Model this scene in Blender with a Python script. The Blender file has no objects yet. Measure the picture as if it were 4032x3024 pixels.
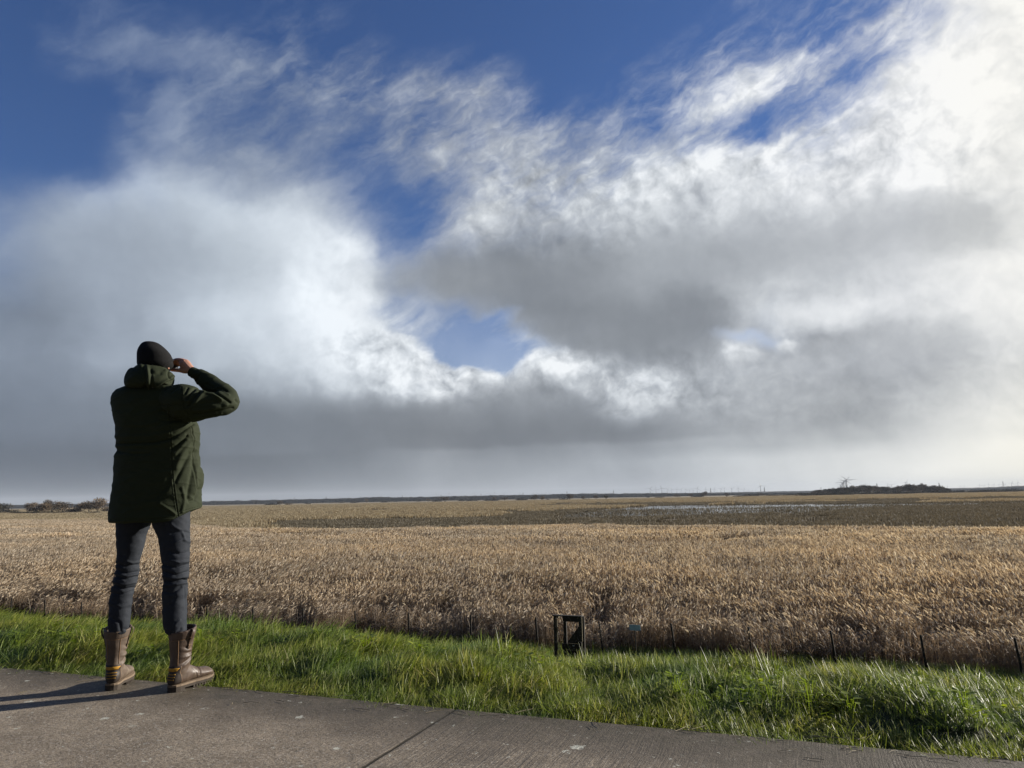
import bpy, bmesh, math, random
import numpy as np
from mathutils import Vector, Matrix, noise as mnoise
C = bpy.context.scene
# ------------------------------------------------------------------ camera
FPX = 2912.0; PITCH = math.radians(8.75); ROLL = math.radians(-1.06); CAMZ = 1.0
cam_d = bpy.data.cameras.new("camera"); cam = bpy.data.objects.new("camera", cam_d)
C.collection.objects.link(cam); C.camera = cam
cam.location = (0, 0, CAMZ)
RM = Matrix.Rotation(math.pi/2 + PITCH, 3, 'X') @ Matrix.Rotation(ROLL, 3, 'Z')
cam.rotation_euler = RM.to_euler()
cam_d.sensor_width = 36.0; cam_d.lens = 36.0*FPX/4032.0
cam_d.clip_start = 0.05; cam_d.clip_end = 40000
def ray(px, py):
    "direction through a pixel of the 4032x3024 photograph, used to find where things stand in the world"
    return RM @ Vector(((px-2016)/FPX, -(py-1512)/FPX, -1.0))
def to_px(p):
    d = RM.transposed() @ (Vector(p) - Vector((0, 0, CAMZ)))
    return (2016 + FPX*d.x/(-d.z), 1512 - FPX*d.y/(-d.z))
def on_z(px, py, z):
    d = ray(px, py); t = (z-CAMZ)/d.z
    return Vector((d.x*t, d.y*t, z))
def at(px, py, Y):
    d = ray(px, py); t = Y/d.y
    return Vector((d.x*t, Y, CAMZ + d.z*t))
# ------------------------------------------------------------------ sun
SUN_AZ = math.radians(68.0); SUN_EL = math.radians(20.0)      # azimuth clockwise from +Y
sdir = Vector((math.sin(SUN_AZ)*math.cos(SUN_EL), math.cos(SUN_AZ)*math.cos(SUN_EL), math.sin(SUN_EL)))
sl = bpy.data.lights.new("sun", 'SUN'); sl.energy = 4.9; sl.angle = math.radians(0.53); sl.color = (1.0, 0.925, 0.81)
so = bpy.data.objects.new("sun", sl); C.collection.objects.link(so)
so.rotation_euler = sdir.to_track_quat('Z', 'Y').to_euler()
C.view_settings.view_transform = 'Standard'; C.view_settings.look = 'None'
C.view_settings.exposure = 0.75; C.view_settings.gamma = 1.0; C.view_settings.use_curve_mapping = False
# ------------------------------------------------------------------ node helpers
class NT:
    def __init__(s, tree): s.t = tree; s.n = tree.nodes; s.l = tree.links
    def put(s, sock, v):
        if isinstance(v, bpy.types.NodeSocket): s.l.new(v, sock)
        else: sock.default_value = v
    def math(s, op, a, b=None, c=None, clamp=False):
        n = s.n.new('ShaderNodeMath'); n.operation = op; n.use_clamp = clamp
        s.put(n.inputs[0], a)
        if b is not None: s.put(n.inputs[1], b)
        if c is not None: s.put(n.inputs[2], c)
        return n.outputs[0]
    def vmath(s, op, a, b=None, scale=None):
        n = s.n.new('ShaderNodeVectorMath'); n.operation = op
        s.put(n.inputs[0], a)
        if b is not None: s.put(n.inputs[1], b)
        if scale is not None: s.put(n.inputs['Scale'], scale)
        return n.outputs['Value'] if op in ('DOT_PRODUCT', 'LENGTH', 'DISTANCE') else n.outputs['Vector']
    def noise(s, vec, scale, detail=4, rough=0.5, dist=0.0, lac=2.0, color=False, kind='FBM'):
        n = s.n.new('ShaderNodeTexNoise'); n.noise_type = kind
        if kind == 'FBM': n.normalize = True
        if vec is not None: s.put(n.inputs['Vector'], vec)
        n.inputs['Scale'].default_value = scale; n.inputs['Detail'].default_value = detail
        n.inputs['Roughness'].default_value = rough; n.inputs['Distortion'].default_value = dist
        n.inputs['Lacunarity'].default_value = lac
        return n.outputs['Color'] if color else n.outputs['Fac']
    def vor(s, vec, scale, feature='F1', rand=1.0, out='Distance', smooth=None):
        n = s.n.new('ShaderNodeTexVoronoi'); n.feature = feature
        s.put(n.inputs['Vector'], vec); n.inputs['Scale'].default_value = scale
        n.inputs['Randomness'].default_value = rand
        if smooth is not None: n.inputs['Smoothness'].default_value = smooth
        return n.outputs[out]
    def maprange(s, v, a, b, c=0.0, d=1.0, kind='LINEAR', clamp=True):
        n = s.n.new('ShaderNodeMapRange'); n.interpolation_type = kind; n.clamp = clamp
        for i, x in enumerate((v, a, b, c, d)): s.put(n.inputs[i], x)
        return n.outputs[0]
    def mix(s, f, a, b, mode='MIX'):
        n = s.n.new('ShaderNodeMix'); n.data_type = 'RGBA'; n.blend_type = mode
        s.put(n.inputs[0], f)
        for k, v in ((6, a), (7, b)):
            if isinstance(v, tuple) and len(v) == 3: v = v + (1.0,)
            s.put(n.inputs[k], v)
        return n.outputs[2]
    def ramp(s, v, stops, interp='LINEAR'):
        n = s.n.new('ShaderNodeValToRGB'); r = n.color_ramp; r.interpolation = interp
        while len(r.elements) > 1: r.elements.remove(r.elements[-1])
        for i, (p, c) in enumerate(stops):
            e = r.elements[0] if i == 0 else r.elements.new(p)
            e.position = p; c = tuple(c)
            e.color = c if len(c) == 4 else (c + (1.0,) if len(c) == 3 else (c[0], c[0], c[0], 1.0))
        if v is not None: s.put(n.inputs[0], v)
        return n.outputs['Color']
    def sep(s, v):
        n = s.n.new('ShaderNodeSeparateXYZ'); s.put(n.inputs[0], v); return n.outputs
    def comb(s, x, y, z):
        n = s.n.new('ShaderNodeCombineXYZ')
        for i, v in enumerate((x, y, z)): s.put(n.inputs[i], v)
        return n.outputs[0]
    def bump(s, h, strength=0.5, dist=0.01, normal=None):
        n = s.n.new('ShaderNodeBump'); n.inputs['Strength'].default_value = strength
        n.inputs['Distance'].default_value = dist; s.put(n.inputs['Height'], h)
        if normal is not None: s.put(n.inputs['Normal'], normal)
        return n.outputs[0]
# ------------------------------------------------------------------ sky: Nishita blue with a layer of clouds spread over the directions
# cloud chart of the real sky: one row per elevation, cover / brightness / fine texture, 25 columns of azimuth
CH = [
 # y     cover                        brightness                   texture
 (0,    "0111000000000001122333599",  "7777777777777777777777888",  "4444444444444444444565433"),
 (135,  "0244423431000001112225699",  "6666666666666666666777888",  "3344445554444444455677433"),
 (270,  "0112334443110011233568999",  "6666666666666666777778888",  "3334445666655555577776433"),
 (405,  "0001543434565112575378999",  "6666665666667766777788898",  "2233444566666666777776433"),
 (540,  "1113423435666544455899999",  "6666655556666666777888898",  "2233334456666667777776543"),
 (675,  "3445545322556678999999999",  "5566655566666677788888998",  "1122222344566777777766543"),
 (810,  "4678876511356789999999998",  "5566665556666677787776678",  "1111112233567776444332223"),
 (945,  "5789999872399999999999999",  "4434577755554445555667778",  "1111112223433222222222222"),
 (1080, "6899999994679999999999999",  "3344566785431223445566788",  "1111111222222111222222222"),
 (1215, "8999999996548999999999999",  "2234566785543211357666788",  "1111112233222111222222222"),
 (1350, "9999999999411799985999999",  "3344556786767632676334577",  "1111112245555432356222222"),
 (1440, "9999999999853999998999999",  "3344455666787764466334566",  "1111112256777555565322222"),
 (1530, "9999999999999999999999999",  "1222334456775454565345677",  "1111112235777655553222222"),
 (1620, "9999999999999999999999999",  "2222112222222223555345677",  "0000000011111112433222222"),
 (1730, "9999999999999999999999999",  "1111111111111222344556788",  "0000000000000000111111111"),
 (1790, "9999999999999999999999999",  "0000000112333344566677899",  "0000000000000000000111111"),
 (1890, "9999999999999999999999999",  "0000000122334444566778999",  "0000000000000000000000000"),
]
def chart(px, py):
    r = 0
    while r < len(CH)-2 and py > CH[r+1][0]: r += 1
    f = min(max((py-CH[r][0])/(CH[r+1][0]-CH[r][0]), 0), 1)
    x = min(max(px/168.0, 0), 24); i = min(int(x), 23); g = x-i
    out = []
    for k in (1, 2, 3):
        a = [float(c) for c in (CH[r][k][i], CH[r][k][i+1], CH[r+1][k][i], CH[r+1][k][i+1])]
        out.append(((a[0]*(1-g)+a[1]*g)*(1-f) + (a[2]*(1-g)+a[3]*g)*f)/9.0)
    if 100 < py < 760: out[1] -= 0.11*max(0.0, min(1.0, (15.5-x)/2.5))
    if py < 760: out[1] = min(out[1], 0.86)
    return out
world = bpy.data.worlds.new("World"); C.world = world; world.use_nodes = True
w = NT(world.node_tree); w.n.clear()
gen = w.n.new('ShaderNodeTexCoord').outputs['Generated']
dirv = w.vmath('NORMALIZE', gen)
# domain warp so that cloud edges curl
wn1 = w.vmath('SUBTRACT', w.noise(dirv, 5.0, 3, 0.5, color=True), (0.5, 0.5, 0.5))
wn2 = w.vmath('SUBTRACT', w.noise(dirv, 19.0, 4, 0.55, color=True), (0.5, 0.5, 0.5))
warp = w.vmath('ADD', w.vmath('SCALE', wn1, scale=0.06), w.vmath('SCALE', wn2, scale=0.036))
zraw = w.sep(dirv)[2]
# less warp towards the horizon, where the cloud layers lie flat
wf = w.maprange(zraw, 0.03, 0.2, 0.12, 1.0)
dw = w.vmath('ADD', dirv, w.vmath('SCALE', warp, scale=wf))
sx, sy, sz = w.sep(dw)
az = w.math('ARCTAN2', sx, sy)
hyp = w.math('SQRT', w.math('ADD', w.math('MULTIPLY', sx, sx), w.math('MULTIPLY', sy, sy)))
el = w.math('ARCTAN2', sz, hyp)
AZ0, AZ1 = math.radians(-41), math.radians(41)
u = w.maprange(az, AZ0, AZ1, 0.0, 1.0)
els = [math.radians(a) for a in (0.2, 1.4, 2.6, 3.6, 5.0, 6.5, 8.2, 10.0, 12.0, 14.5, 17.5, 20.5, 23.5, 26.5, 30.0, 34.0, 39.0)]
NS = 32
acc = None
for k, e in enumerate(els):
    stops = []
    for i in range(NS):
        a = AZ0 + (AZ1-AZ0)*i/(NS-1)
        q = to_px(Vector((math.sin(a)*math.cos(e)*100, math.cos(a)*math.cos(e)*100, math.sin(e)*100+CAMZ)))
        stops.append((i/(NS-1), chart(*q)))
    col = w.ramp(u, stops, 'LINEAR')
    lo = els[k-1] if k else e-1.0
    hi = els[k+1] if k+1 < len(els) else e+1.0
    wt = w.math('MULTIPLY', w.maprange(el, lo, e) if k else 1.0, w.maprange(el, hi, e) if k+1 < len(els) else 1.0)
    term = w.vmath('SCALE', col, scale=wt)
    acc = term if acc is None else w.vmath('ADD', acc, term)
# beyond the charted sky: unseen broken cloud, thin and dark for less fill light
off = w.maprange(w.math('ABSOLUTE', az), math.radians(42), math.radians(75))
off = w.math('MAXIMUM', off, w.maprange(el, math.radians(42), math.radians(60)))
offc = w.comb(w.maprange(w.noise(dirv, 2.2, 3), 0.48, 0.68, 0.0, 0.35), 0.18, 0.4)
acc = w.mix(off, acc, offc)
# single clouds and gaps that stand out: pixel centre, half axes, tilt (deg), softness, cover, brightness, texture, strength
FEAT = [
 (1440, 860, 110, 200, 12, .8, 0.06, .7, .3, .85),      # blue channel right of the big shower cloud
 (3080, 440, 330, 60, 26, .9, 0.22, .7, .8, .8),         # blue slot between the streaks
 (3060, 290, 430, 60, 27, .9, 0.74, .9, .9, .8),         # streak above it
 (680, 470, 55, 170, -8, .9, 0.50, .65, .1, .7),
 (560, 740, 55, 190, 28, .9, 0.72, .70, .1, .7),
 (620, 180, 330, 70, -12, .9, 0.42, .6, .1, .8),
 (260, 560, 240, 170, -25, .8, 0.02, .6, .1, .8),
 (1180, 1080, 330, 330, 0, .9, 1.0, .80, .1, .8),
 (1330, 1180, 180, 280, 14, .4, 1.0, .95, .3, .95),     # bright flank of the shower cloud
 (620, 1000, 420, 140, -6, .9, 1.0, .44, .0, .7),
 (2080, 1090, 520, 100, 3, .7, 1.0, .34, .1, .9),        # long dark lens
 (1840, 1110, 170, 75, -6, .9, 1.0, .34, .1, .6),
 (2540, 1260, 470, 140, -8, .7, 1.0, .27, .1, .9),
 (2250, 1290, 260, 60, -14, .7, 1.0, .33, .1, .7),
 (3200, 970, 640, 95, 10, .9, 1.0, .58, .1, .85),
 (2750, 1080, 420, 90, 10, .8, 1.0, .44, .1, .7),
 (3700, 870, 330, 80, 4, .8, 1.0, .55, .1, .7),
 (3260, 1215, 300, 55, 12, .8, 1.0, .86, .2, .8),        # lit gap
 (1900, 1378, 165, 56, -10, .8, 0.30, .78, .3, .95),       # blue hole
 (1900, 1265, 120, 34, 22, .7, 0.30, .7, .4, .8),
 (1600, 1250, 120, 60, -15, .8, 0.45, .75, .5, .6),
 (2940, 1350, 110, 28, -6, .9, 0.50, .8, .0, .9),
 (1500, 1400, 200, 85, -10, .35, 1.0, .84, .7, .9),      # cumulus heads
 (1620, 1500, 150, 70, -20, .4, 1.0, .88, .8, .8),
 (1830, 1485, 170, 62, -16, .3, 1.0, .86, .9, .9),
 (2180, 1450, 130, 78, 20, .3, 1.0, .84, .8, .85),
 (2330, 1500, 90, 60, -20, .4, 1.0, .84, .8, .8),
 (2500, 1560, 170, 90, 20, .5, 1.0, .82, .8, .8),
 (2030, 1600, 340, 95, 4, .6, 1.0, .36, .2, .85),        # their grey bellies
 (2900, 1405, 75, 36, -10, .5, 1.0, .90, .7, .9),
 (3080, 1360, 45, 28, 0, .6, 1.0, .86, .6, .8),
 (3060, 1500, 330, 130, -4, .6, 1.0, .50, .25, .8),
 (3400, 1390, 380, 70, 5, .7, 1.0, .62, .15, .5),
 (850, 1660, 700, 80, 0, .9, 1.0, .17, .05, .5),
]
def azel(q):
    d = ray(*q); return math.atan2(d.x, d.y), math.atan2(d.z, math.hypot(d.x, d.y))
for (cx, cy, rx, ry, tilt, sf, fc, fb, ft, st) in FEAT:
    a0, e0 = azel((cx, cy))
    t = math.radians(tilt)
    # local axes in (azimuth, elevation)
    a1, e1 = azel((cx+rx*math.cos(t), cy-rx*math.sin(t))); a2, e2 = azel((cx+ry*math.sin(t), cy+ry*math.cos(t)))
    m = np.linalg.inv(np.array([[a1-a0, a2-a0], [e1-e0, e2-e0]]))
    p = w.math('MULTIPLY_ADD', az, float(m[0, 0]), w.math('MULTIPLY_ADD', el, float(m[0, 1]), float(-(m[0, 0]*a0+m[0, 1]*e0))))
    q = w.math('MULTIPLY_ADD', az, float(m[1, 0]), w.math('MULTIPLY_ADD', el, float(m[1, 1]), float(-(m[1, 0]*a0+m[1, 1]*e0))))
    d = w.math('SQRT', w.math('MULTIPLY_ADD', p, p, w.math('MULTIPLY', q, q)))
    mk = w.math('MULTIPLY', w.maprange(d, 1+sf, 1-sf, 0.0, 1.0, 'SMOOTHSTEP'), st)
    acc = w.mix(mk, acc, (fc, fb, ft))
# flat base of the long grey cloud: a rather sharp, slightly rising lower edge
a0, e0 = azel((600, 1800)); a1, e1 = azel((2800, 1722))
line = w.math('MULTIPLY_ADD', az, (e1-e0)/(a1-a0), e0 - a0*(e1-e0)/(a1-a0))
dlt = w.math('SUBTRACT', el, line)
band = w.math('MULTIPLY', w.maprange(dlt, -0.003, 0.007, 0, 1, 'SMOOTHSTEP'), w.maprange(dlt, 0.075, 0.01, 0, 1, 'SMOOTHSTEP'))
band = w.math('MULTIPLY', band, w.math('MULTIPLY', w.maprange(az, azel((500, 1750))[0], azel((1100, 1750))[0]), w.maprange(az, azel((3100, 1750))[0], azel((2200, 1750))[0])))
acc = w.mix(w.math('MULTIPLY', band, 0.85), acc, (1.0, 0.15, 0.03))
cov, bri, tex = w.sep(acc)
# fine structure
dl = w.vmath('ADD', dirv, w.vmath('SCALE', wn2, scale=0.033))
rot = w.n.new('ShaderNodeVectorRotate'); rot.rotation_type = 'Y_AXIS'; w.put(rot.inputs['Vector'], dl); rot.inputs['Angle'].default_value = math.radians(28)
strk = w.vmath('MULTIPLY', rot.outputs[0], (0.5, 0.8, 1.7))
f1 = w.noise(strk, 20.0, 9, 0.58, 0.0)                 # drawn-out wisps
f2 = w.noise(strk, 42.0, 6, 0.62)                        # flecks
f3 = w.noise(dl, 7.0, 8, 0.52)                         # big soft billows
fine = w.math('ADD', w.math('MULTIPLY', w.math('SUBTRACT', f1, 0.5), 1.9), w.math('MULTIPLY', w.math('SUBTRACT', f2, 0.5), 0.9))
amp = w.math('MULTIPLY', tex, 0.92)
tri = w.math('MULTIPLY', w.math('MULTIPLY', cov, w.math('SUBTRACT', 1.08, cov)), 4.0, clamp=True)
soft = w.math('MULTIPLY', w.math('SUBTRACT', f3, 0.5), 0.55)
alpha = w.math('ADD', cov, w.math('MULTIPLY', tri, w.math('ADD', w.math('MULTIPLY', fine, amp), soft)))
alpha = w.maprange(alpha, 0.08, 1.04, 0.0, 1.0, 'SMOOTHSTEP')
alpha = w.math('MAXIMUM', alpha, w.maprange(el, math.radians(4), math.radians(21), 0.48, 0.0))
# cloud brightness: chart + billows (puffed tops are lit, bellies grey)
sq = w.vmath('MULTIPLY', dl, (1.0, 1.0, 1.5))
puff = w.vor(sq, 24.0, 'SMOOTH_F1', smooth=0.6)
puff2 = w.vor(w.vmath('ADD', sq, w.vmath('SCALE', wn2, scale=0.12)), 52.0, 'SMOOTH_F1', smooth=0.6)
bil = w.math('ADD', w.math('MULTIPLY', w.math('SUBTRACT', 0.45, puff), 0.5), w.math('MULTIPLY', w.math('SUBTRACT', 0.45, puff2), 0.35))
bil = w.math('MULTIPLY', bil, w.maprange(tex, 0.15, 0.75, 0.05, 1.0))
bb = w.math('ADD', w.math('ADD', bri, 0.05), w.math('MULTIPLY', w.math('SUBTRACT', f3, 0.5), w.maprange(tex, 0.0, 0.6, 0.22, 0.5)))
bb = w.math('ADD', bb, w.math('MULTIPLY', fine, w.math('MULTIPLY', tex, 0.16)))
bb = w.math('ADD', bb, w.math('MULTIPLY', bil, 0.35))
# relief: tops that face the sun are lit, the far sides fall off
h1 = w.noise(dl, 17.0, 7, 0.56); h2 = w.noise(w.vmath('ADD', dl, (0.0085, 0.0, 0.0085)), 17.0, 7, 0.56)
bb = w.math('ADD', bb, w.math('MULTIPLY', w.math('SUBTRACT', h1, h2), w.math('MULTIPLY', w.math('MULTIPLY', alpha, alpha), w.maprange(tex, 0.1, 0.9, 0.1, 2.0))))
g = [95, 108, 122, 138, 155, 175, 195, 215, 232, 247]
lin = lambda v: ((v/255+0.055)/1.055)**2.4 if v > 10 else v/255/12.92
grey = w.ramp(bb, [(i/9, (lin(v*(1-0.04*(1-i/9))), lin(v), lin(v*(1+0.055*(1-i/9))))) for i, v in enumerate(g)])
# cool on the far left, cream towards the sun
tint = w.ramp(w.maprange(az, math.radians(-36), math.radians(40)), [(0.0, (0.86, 0.98, 1.15)), (0.2, (0.92, 1.0, 1.08)), (0.4, (0.965, 1.0, 1.03)), (0.62, (0.965, 1.0, 1.03)), (0.85, (0.99, 1.0, 1.01)), (1.0, (1.03, 1.01, 0.94))])
warm = w.mix(w.math('MULTIPLY', w.maprange(el, math.radians(9), 0.0), w.maprange(az, math.radians(8), math.radians(38))), (1, 1, 1), (1.03, 1.0, 0.88))
cl = w.mix(1.0, w.mix(1.0, grey, tint, 'MULTIPLY'), warm, 'MULTIPLY')
# unseen dark cloud added behind the viewer to lower the fill light
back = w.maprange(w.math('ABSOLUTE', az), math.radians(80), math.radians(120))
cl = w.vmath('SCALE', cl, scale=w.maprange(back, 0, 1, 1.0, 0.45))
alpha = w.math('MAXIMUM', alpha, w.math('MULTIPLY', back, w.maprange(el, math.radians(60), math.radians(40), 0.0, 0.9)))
# glare round the hidden sun
sdot = w.vmath('DOT_PRODUCT', dirv, tuple(sdir))
glare = w.math('POWER', w.math('MAXIMUM', sdot, 0.0), 9.0)
cl = w.mix(1.0, cl, w.vmath('SCALE', (1.0, 0.95, 0.84), scale=w.math('MULTIPLY', glare, 0.05)), 'ADD')
sky = w.n.new('ShaderNodeTexSky'); sky.sky_type = 'NISHITA'; sky.sun_disc = False
sky.sun_elevation = SUN_EL; sky.sun_rotation = SUN_AZ
sky.air_density = 1.0; sky.dust_density = 0.4; sky.ozone_density = 3.0
bg1 = w.n.new('ShaderNodeBackground'); w.put(bg1.inputs[0], w.mix(1.0, sky.outputs[0], (0.60, 0.76, 1.10), 'MULTIPLY')); bg1.inputs[1].default_value = 0.053
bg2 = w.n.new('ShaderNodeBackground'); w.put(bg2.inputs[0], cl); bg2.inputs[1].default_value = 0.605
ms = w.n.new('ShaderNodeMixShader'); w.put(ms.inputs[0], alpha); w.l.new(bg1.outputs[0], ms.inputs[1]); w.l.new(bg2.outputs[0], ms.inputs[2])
wo = w.n.new('ShaderNodeOutputWorld'); w.l.new(ms.outputs[0], wo.inputs[0])
world.cycles.sampling_method = 'MANUAL'; world.cycles.sample_map_resolution = 512
C.cycles.use_denoising = True
# ------------------------------------------------------------------ object helpers
RND = random.Random(7)
TV = Vector((0.934, -0.357, 0)); NV = Vector((0.357, 0.934, 0))      # along the dike, across it
def ts(t, s, z=0.0): return TV*t + NV*s + Vector((0, 0, z))
def link(o, parent=None):
    C.collection.objects.link(o)
    if parent is not None: o.parent = parent
    return o
def tag(o, label=None, cat=None, group=None, kind=None):
    if label: o['label'] = label
    if cat: o['category'] = cat
    if group: o['group'] = group
    if kind: o['kind'] = kind
    return o
def mesh(name, vs, fs, mats=(), smooth=True, mi=None):
    m = bpy.data.meshes.new(name); m.from_pydata([tuple(v) for v in vs], [], fs)
    for a in mats: m.materials.append(a)
    if smooth: m.polygons.foreach_set('use_smooth', [True]*len(m.polygons))
    if mi is not None: m.polygons.foreach_set('material_index', mi)
    m.update(); return m
def obj(name, vs, fs, mat, parent=None, smooth=True, mi=None):
    mats = mat if isinstance(mat, (list, tuple)) else (mat,)
    return link(bpy.data.objects.new(name, mesh(name, vs, fs, mats, smooth, mi)), parent)
def empty(name, loc, rz=0.0):
    o = bpy.data.objects.new(name, None); o.location = loc; o.rotation_euler = (0, 0, rz); o.empty_display_size = 0.2
    return link(o)
class MB:
    "collects vertices and faces of one mesh"
    def __init__(s): s.v = []; s.f = []; s.m = []
    def add(s, vs, fs, mi=0):
        b = len(s.v); s.v += [Vector(v) for v in vs]; s.f += [tuple(b+i for i in f) for f in fs]; s.m += [mi]*len(fs)
    def box(s, lo, hi, M=None, mi=0):
        x0, y0, z0 = lo; x1, y1, z1 = hi
        vs = [Vector(p) for p in ((x0,y0,z0),(x1,y0,z0),(x1,y1,z0),(x0,y1,z0),(x0,y0,z1),(x1,y0,z1),(x1,y1,z1),(x0,y1,z1))]
        if M is not None: vs = [M @ v for v in vs]
        s.add(vs, [(3,2,1,0),(4,5,6,7),(0,1,5,4),(1,2,6,5),(2,3,7,6),(3,0,4,7)], mi)
    def tube(s, pts, rad, n=8, cap=True, mi=0):
        pts = [Vector(p) for p in pts]; rs = rad if isinstance(rad, (list, tuple)) else [rad]*len(pts)
        vs = []; up = Vector((0, 0, 1))
        for i, p in enumerate(pts):
            d = (pts[min(i+1, len(pts)-1)] - pts[max(i-1, 0)]).normalized()
            if i == 0:
                a = d.cross(up)
                if a.length < 1e-3: a = d.cross(Vector((1, 0, 0)))
            else: a = a - d*a.dot(d)          # carry the frame along
            a.normalize(); b = a.cross(d)
            for k in range(n):
                an = 2*math.pi*k/n; vs.append(p + (a*math.cos(an) + b*math.sin(an))*rs[i])
        fs = [(i*n+k, i*n+(k+1) % n, (i+1)*n+(k+1) % n, (i+1)*n+k) for i in range(len(pts)-1) for k in range(n)]
        if cap: fs += [tuple(range(n))[::-1], tuple((len(pts)-1)*n+k for k in range(n))]
        s.add(vs, fs, mi)
    def make(s, name, mat, parent=None, smooth=False): return obj(name, s.v, s.f, mat, parent, smooth, s.m)
    def mesh(s, name, mats, smooth=False): return mesh(name, s.v, s.f, mats, smooth, s.m)
def mat(name):
    m = bpy.data.materials.new(name); m.use_nodes = True
    n = NT(m.node_tree); b = n.n['Principled BSDF']; return m, n, b
def flat(name, col, rough=0.7, spec=0.5, var=0.25, vscale=20.0, metal=0.0):
    m, n, b = mat(name)
    geo = n.n.new('ShaderNodeTexCoord').outputs['Object']
    k = n.noise(geo, vscale, 4)
    n.put(b.inputs['Base Color'], n.mix(k, tuple(c*(1-var) for c in col), tuple(min(1, c*(1+var)) for c in col)))
    b.inputs['Roughness'].default_value = rough; b.inputs['Specular IOR Level'].default_value = spec; b.inputs['Metallic'].default_value = metal
    return m
def leafmat(name, cols, rough=0.5, trans=0.35, spec=0.5, attr='tone', tcol=None, patchy=0, pc=((0.72, 0.84, 0.95), (1.30, 1.12, 0.85))):
    "thin plant matter: base colour varies per blade through a mesh attribute and per clump"
    m, n, b = mat(name)
    a = n.n.new('ShaderNodeAttribute'); a.attribute_name = attr
    oi = n.n.new('ShaderNodeObjectInfo').outputs['Random']
    v = n.math('ADD', n.math('MULTIPLY', a.outputs['Fac'], 0.8), n.math('MULTIPLY', oi, 0.2))
    col = n.ramp(v, [(i/(len(cols)-1), c) for i, c in enumerate(cols)])
    if patchy:          # stands of different species, metres across
        gp = n.n.new('ShaderNodeNewGeometry').outputs['Position']
        col = n.mix(1.0, col, n.mix(n.maprange(n.noise(gp, patchy, 3, 0.6), 0.36, 0.64), pc[0], pc[1]), 'MULTIPLY')
    n.put(b.inputs['Base Color'], col); b.inputs['Roughness'].default_value = rough
    b.inputs['Specular IOR Level'].default_value = spec
    tr = n.n.new('ShaderNodeBsdfTranslucent'); n.put(tr.inputs[0], n.mix(1.0, col, tcol or (1.25, 1.3, 0.8), 'MULTIPLY'))
    mx = n.n.new('ShaderNodeMixShader'); mx.inputs[0].default_value = trans
    n.l.new(b.outputs[0], mx.inputs[1]); n.l.new(tr.outputs[0], mx.inputs[2]); n.l.new(mx.outputs[0], n.n['Material Output'].inputs[0])
    return m
def add_tone(me, tones):
    a = me.attributes.new('tone', 'FLOAT', 'FACE'); a.data.foreach_set('value', tones)
def scatter(name, protos, pts, realpos=True):
    "one object whose points carry the clump meshes; pts = (x, y, z, yaw, scale, scale_z, index)"
    col = bpy.data.collections.new(name + '_clumps')
    for k, me in enumerate(protos):
        col.objects.link(bpy.data.objects.new('%s_clump_%02d' % (name, k), me))
    me = bpy.data.meshes.new(name); me.from_pydata([p[:3] for p in pts], [], [])
    n = len(pts)
    a = me.attributes.new('rot', 'FLOAT_VECTOR', 'POINT'); a.data.foreach_set('vector', [c for p in pts for c in (0.0, 0.0, p[3])])
    a = me.attributes.new('scl', 'FLOAT_VECTOR', 'POINT'); a.data.foreach_set('vector', [c for p in pts for c in (p[4], p[4], p[5])])
    a = me.attributes.new('idx', 'INT', 'POINT'); a.data.foreach_set('value', [p[6] for p in pts])
    o = link(bpy.data.objects.new(name, me))
    ng = bpy.data.node_groups.new(name + '_scatter', 'GeometryNodeTree')
    ng.interface.new_socket('Geometry', in_out='INPUT', socket_type='NodeSocketGeometry')
    ng.interface.new_socket('Geometry', in_out='OUTPUT', socket_type='NodeSocketGeometry')
    N, L = ng.nodes, ng.links
    gi = N.new('NodeGroupInput'); go = N.new('NodeGroupOutput')
    ci = N.new('GeometryNodeCollectionInfo'); ci.inputs['Collection'].default_value = col
    ci.inputs['Separate Children'].default_value = True; ci.inputs['Reset Children'].default_value = True
    ip = N.new('GeometryNodeInstanceOnPoints'); ip.inputs['Pick Instance'].default_value = True
    def na(nm, ty):
        q = N.new('GeometryNodeInputNamedAttribute'); q.data_type = ty; q.inputs['Name'].default_value = nm; return q.outputs['Attribute']
    L.new(gi.outputs[0], ip.inputs['Points']); L.new(ci.outputs[0], ip.inputs['Instance'])
    L.new(na('rot', 'FLOAT_VECTOR'), ip.inputs['Rotation']); L.new(na('scl', 'FLOAT_VECTOR'), ip.inputs['Scale']); L.new(na('idx', 'INT'), ip.inputs['Instance Index'])
    L.new(ip.outputs[0], go.inputs[0])
    md = o.modifiers.new('scatter', 'NODES'); md.node_group = ng
    return o
def ns(x, y, z=0.0): return mnoise.noise(Vector((x, y, z)))
# ------------------------------------------------------------------ ground: dike and marsh in one sheet
PROF = [(-16000, -4.7), (-60, -4.7), (-24, -4.5), (-7, -0.7), (-3.6, -0.06), (-1.7, -0.03), (3.40, -0.03), (3.55, -0.005), (3.9, 0.02), (4.3, 0.01), (4.8, -0.10), (6, -0.50),
        (9, -1.75), (13, -3.1), (17, -4.1), (21, -4.55), (24, -4.68), (26, -4.7), (60, -4.7), (16000, -4.7)]
def prof(s):
    for (a, za), (b, zb) in zip(PROF, PROF[1:]):
        if a <= s <= b: return za + (zb-za)*(s-a)/(b-a)
    return -4.7
tl = [-16000, -2000, -400, -100] + [i*0.5 for i in range(-100, -19)] + [-9.4 + 0.1*i for i in range(155)] + [i*0.5+6.5 for i in range(50)] + [60, 150, 600, 2500, 16000]
def lump(t, s):
    'tussocks of the turf'
    f = min(1, max(0, (s-3.5)/0.25))*(1 if s < 6 else max(0, (22-s)/16))
    return f*(0.085*ns(t*1.4, s*2.0, 3.0) + 0.060*ns(t*3.4, s*4.2, 6.0) + 0.035*ns(t*8.0, s*8.5, 16.0) + 0.025) - 0.022*min(1, max(0, (t+4.2)/4.0))*f
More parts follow.
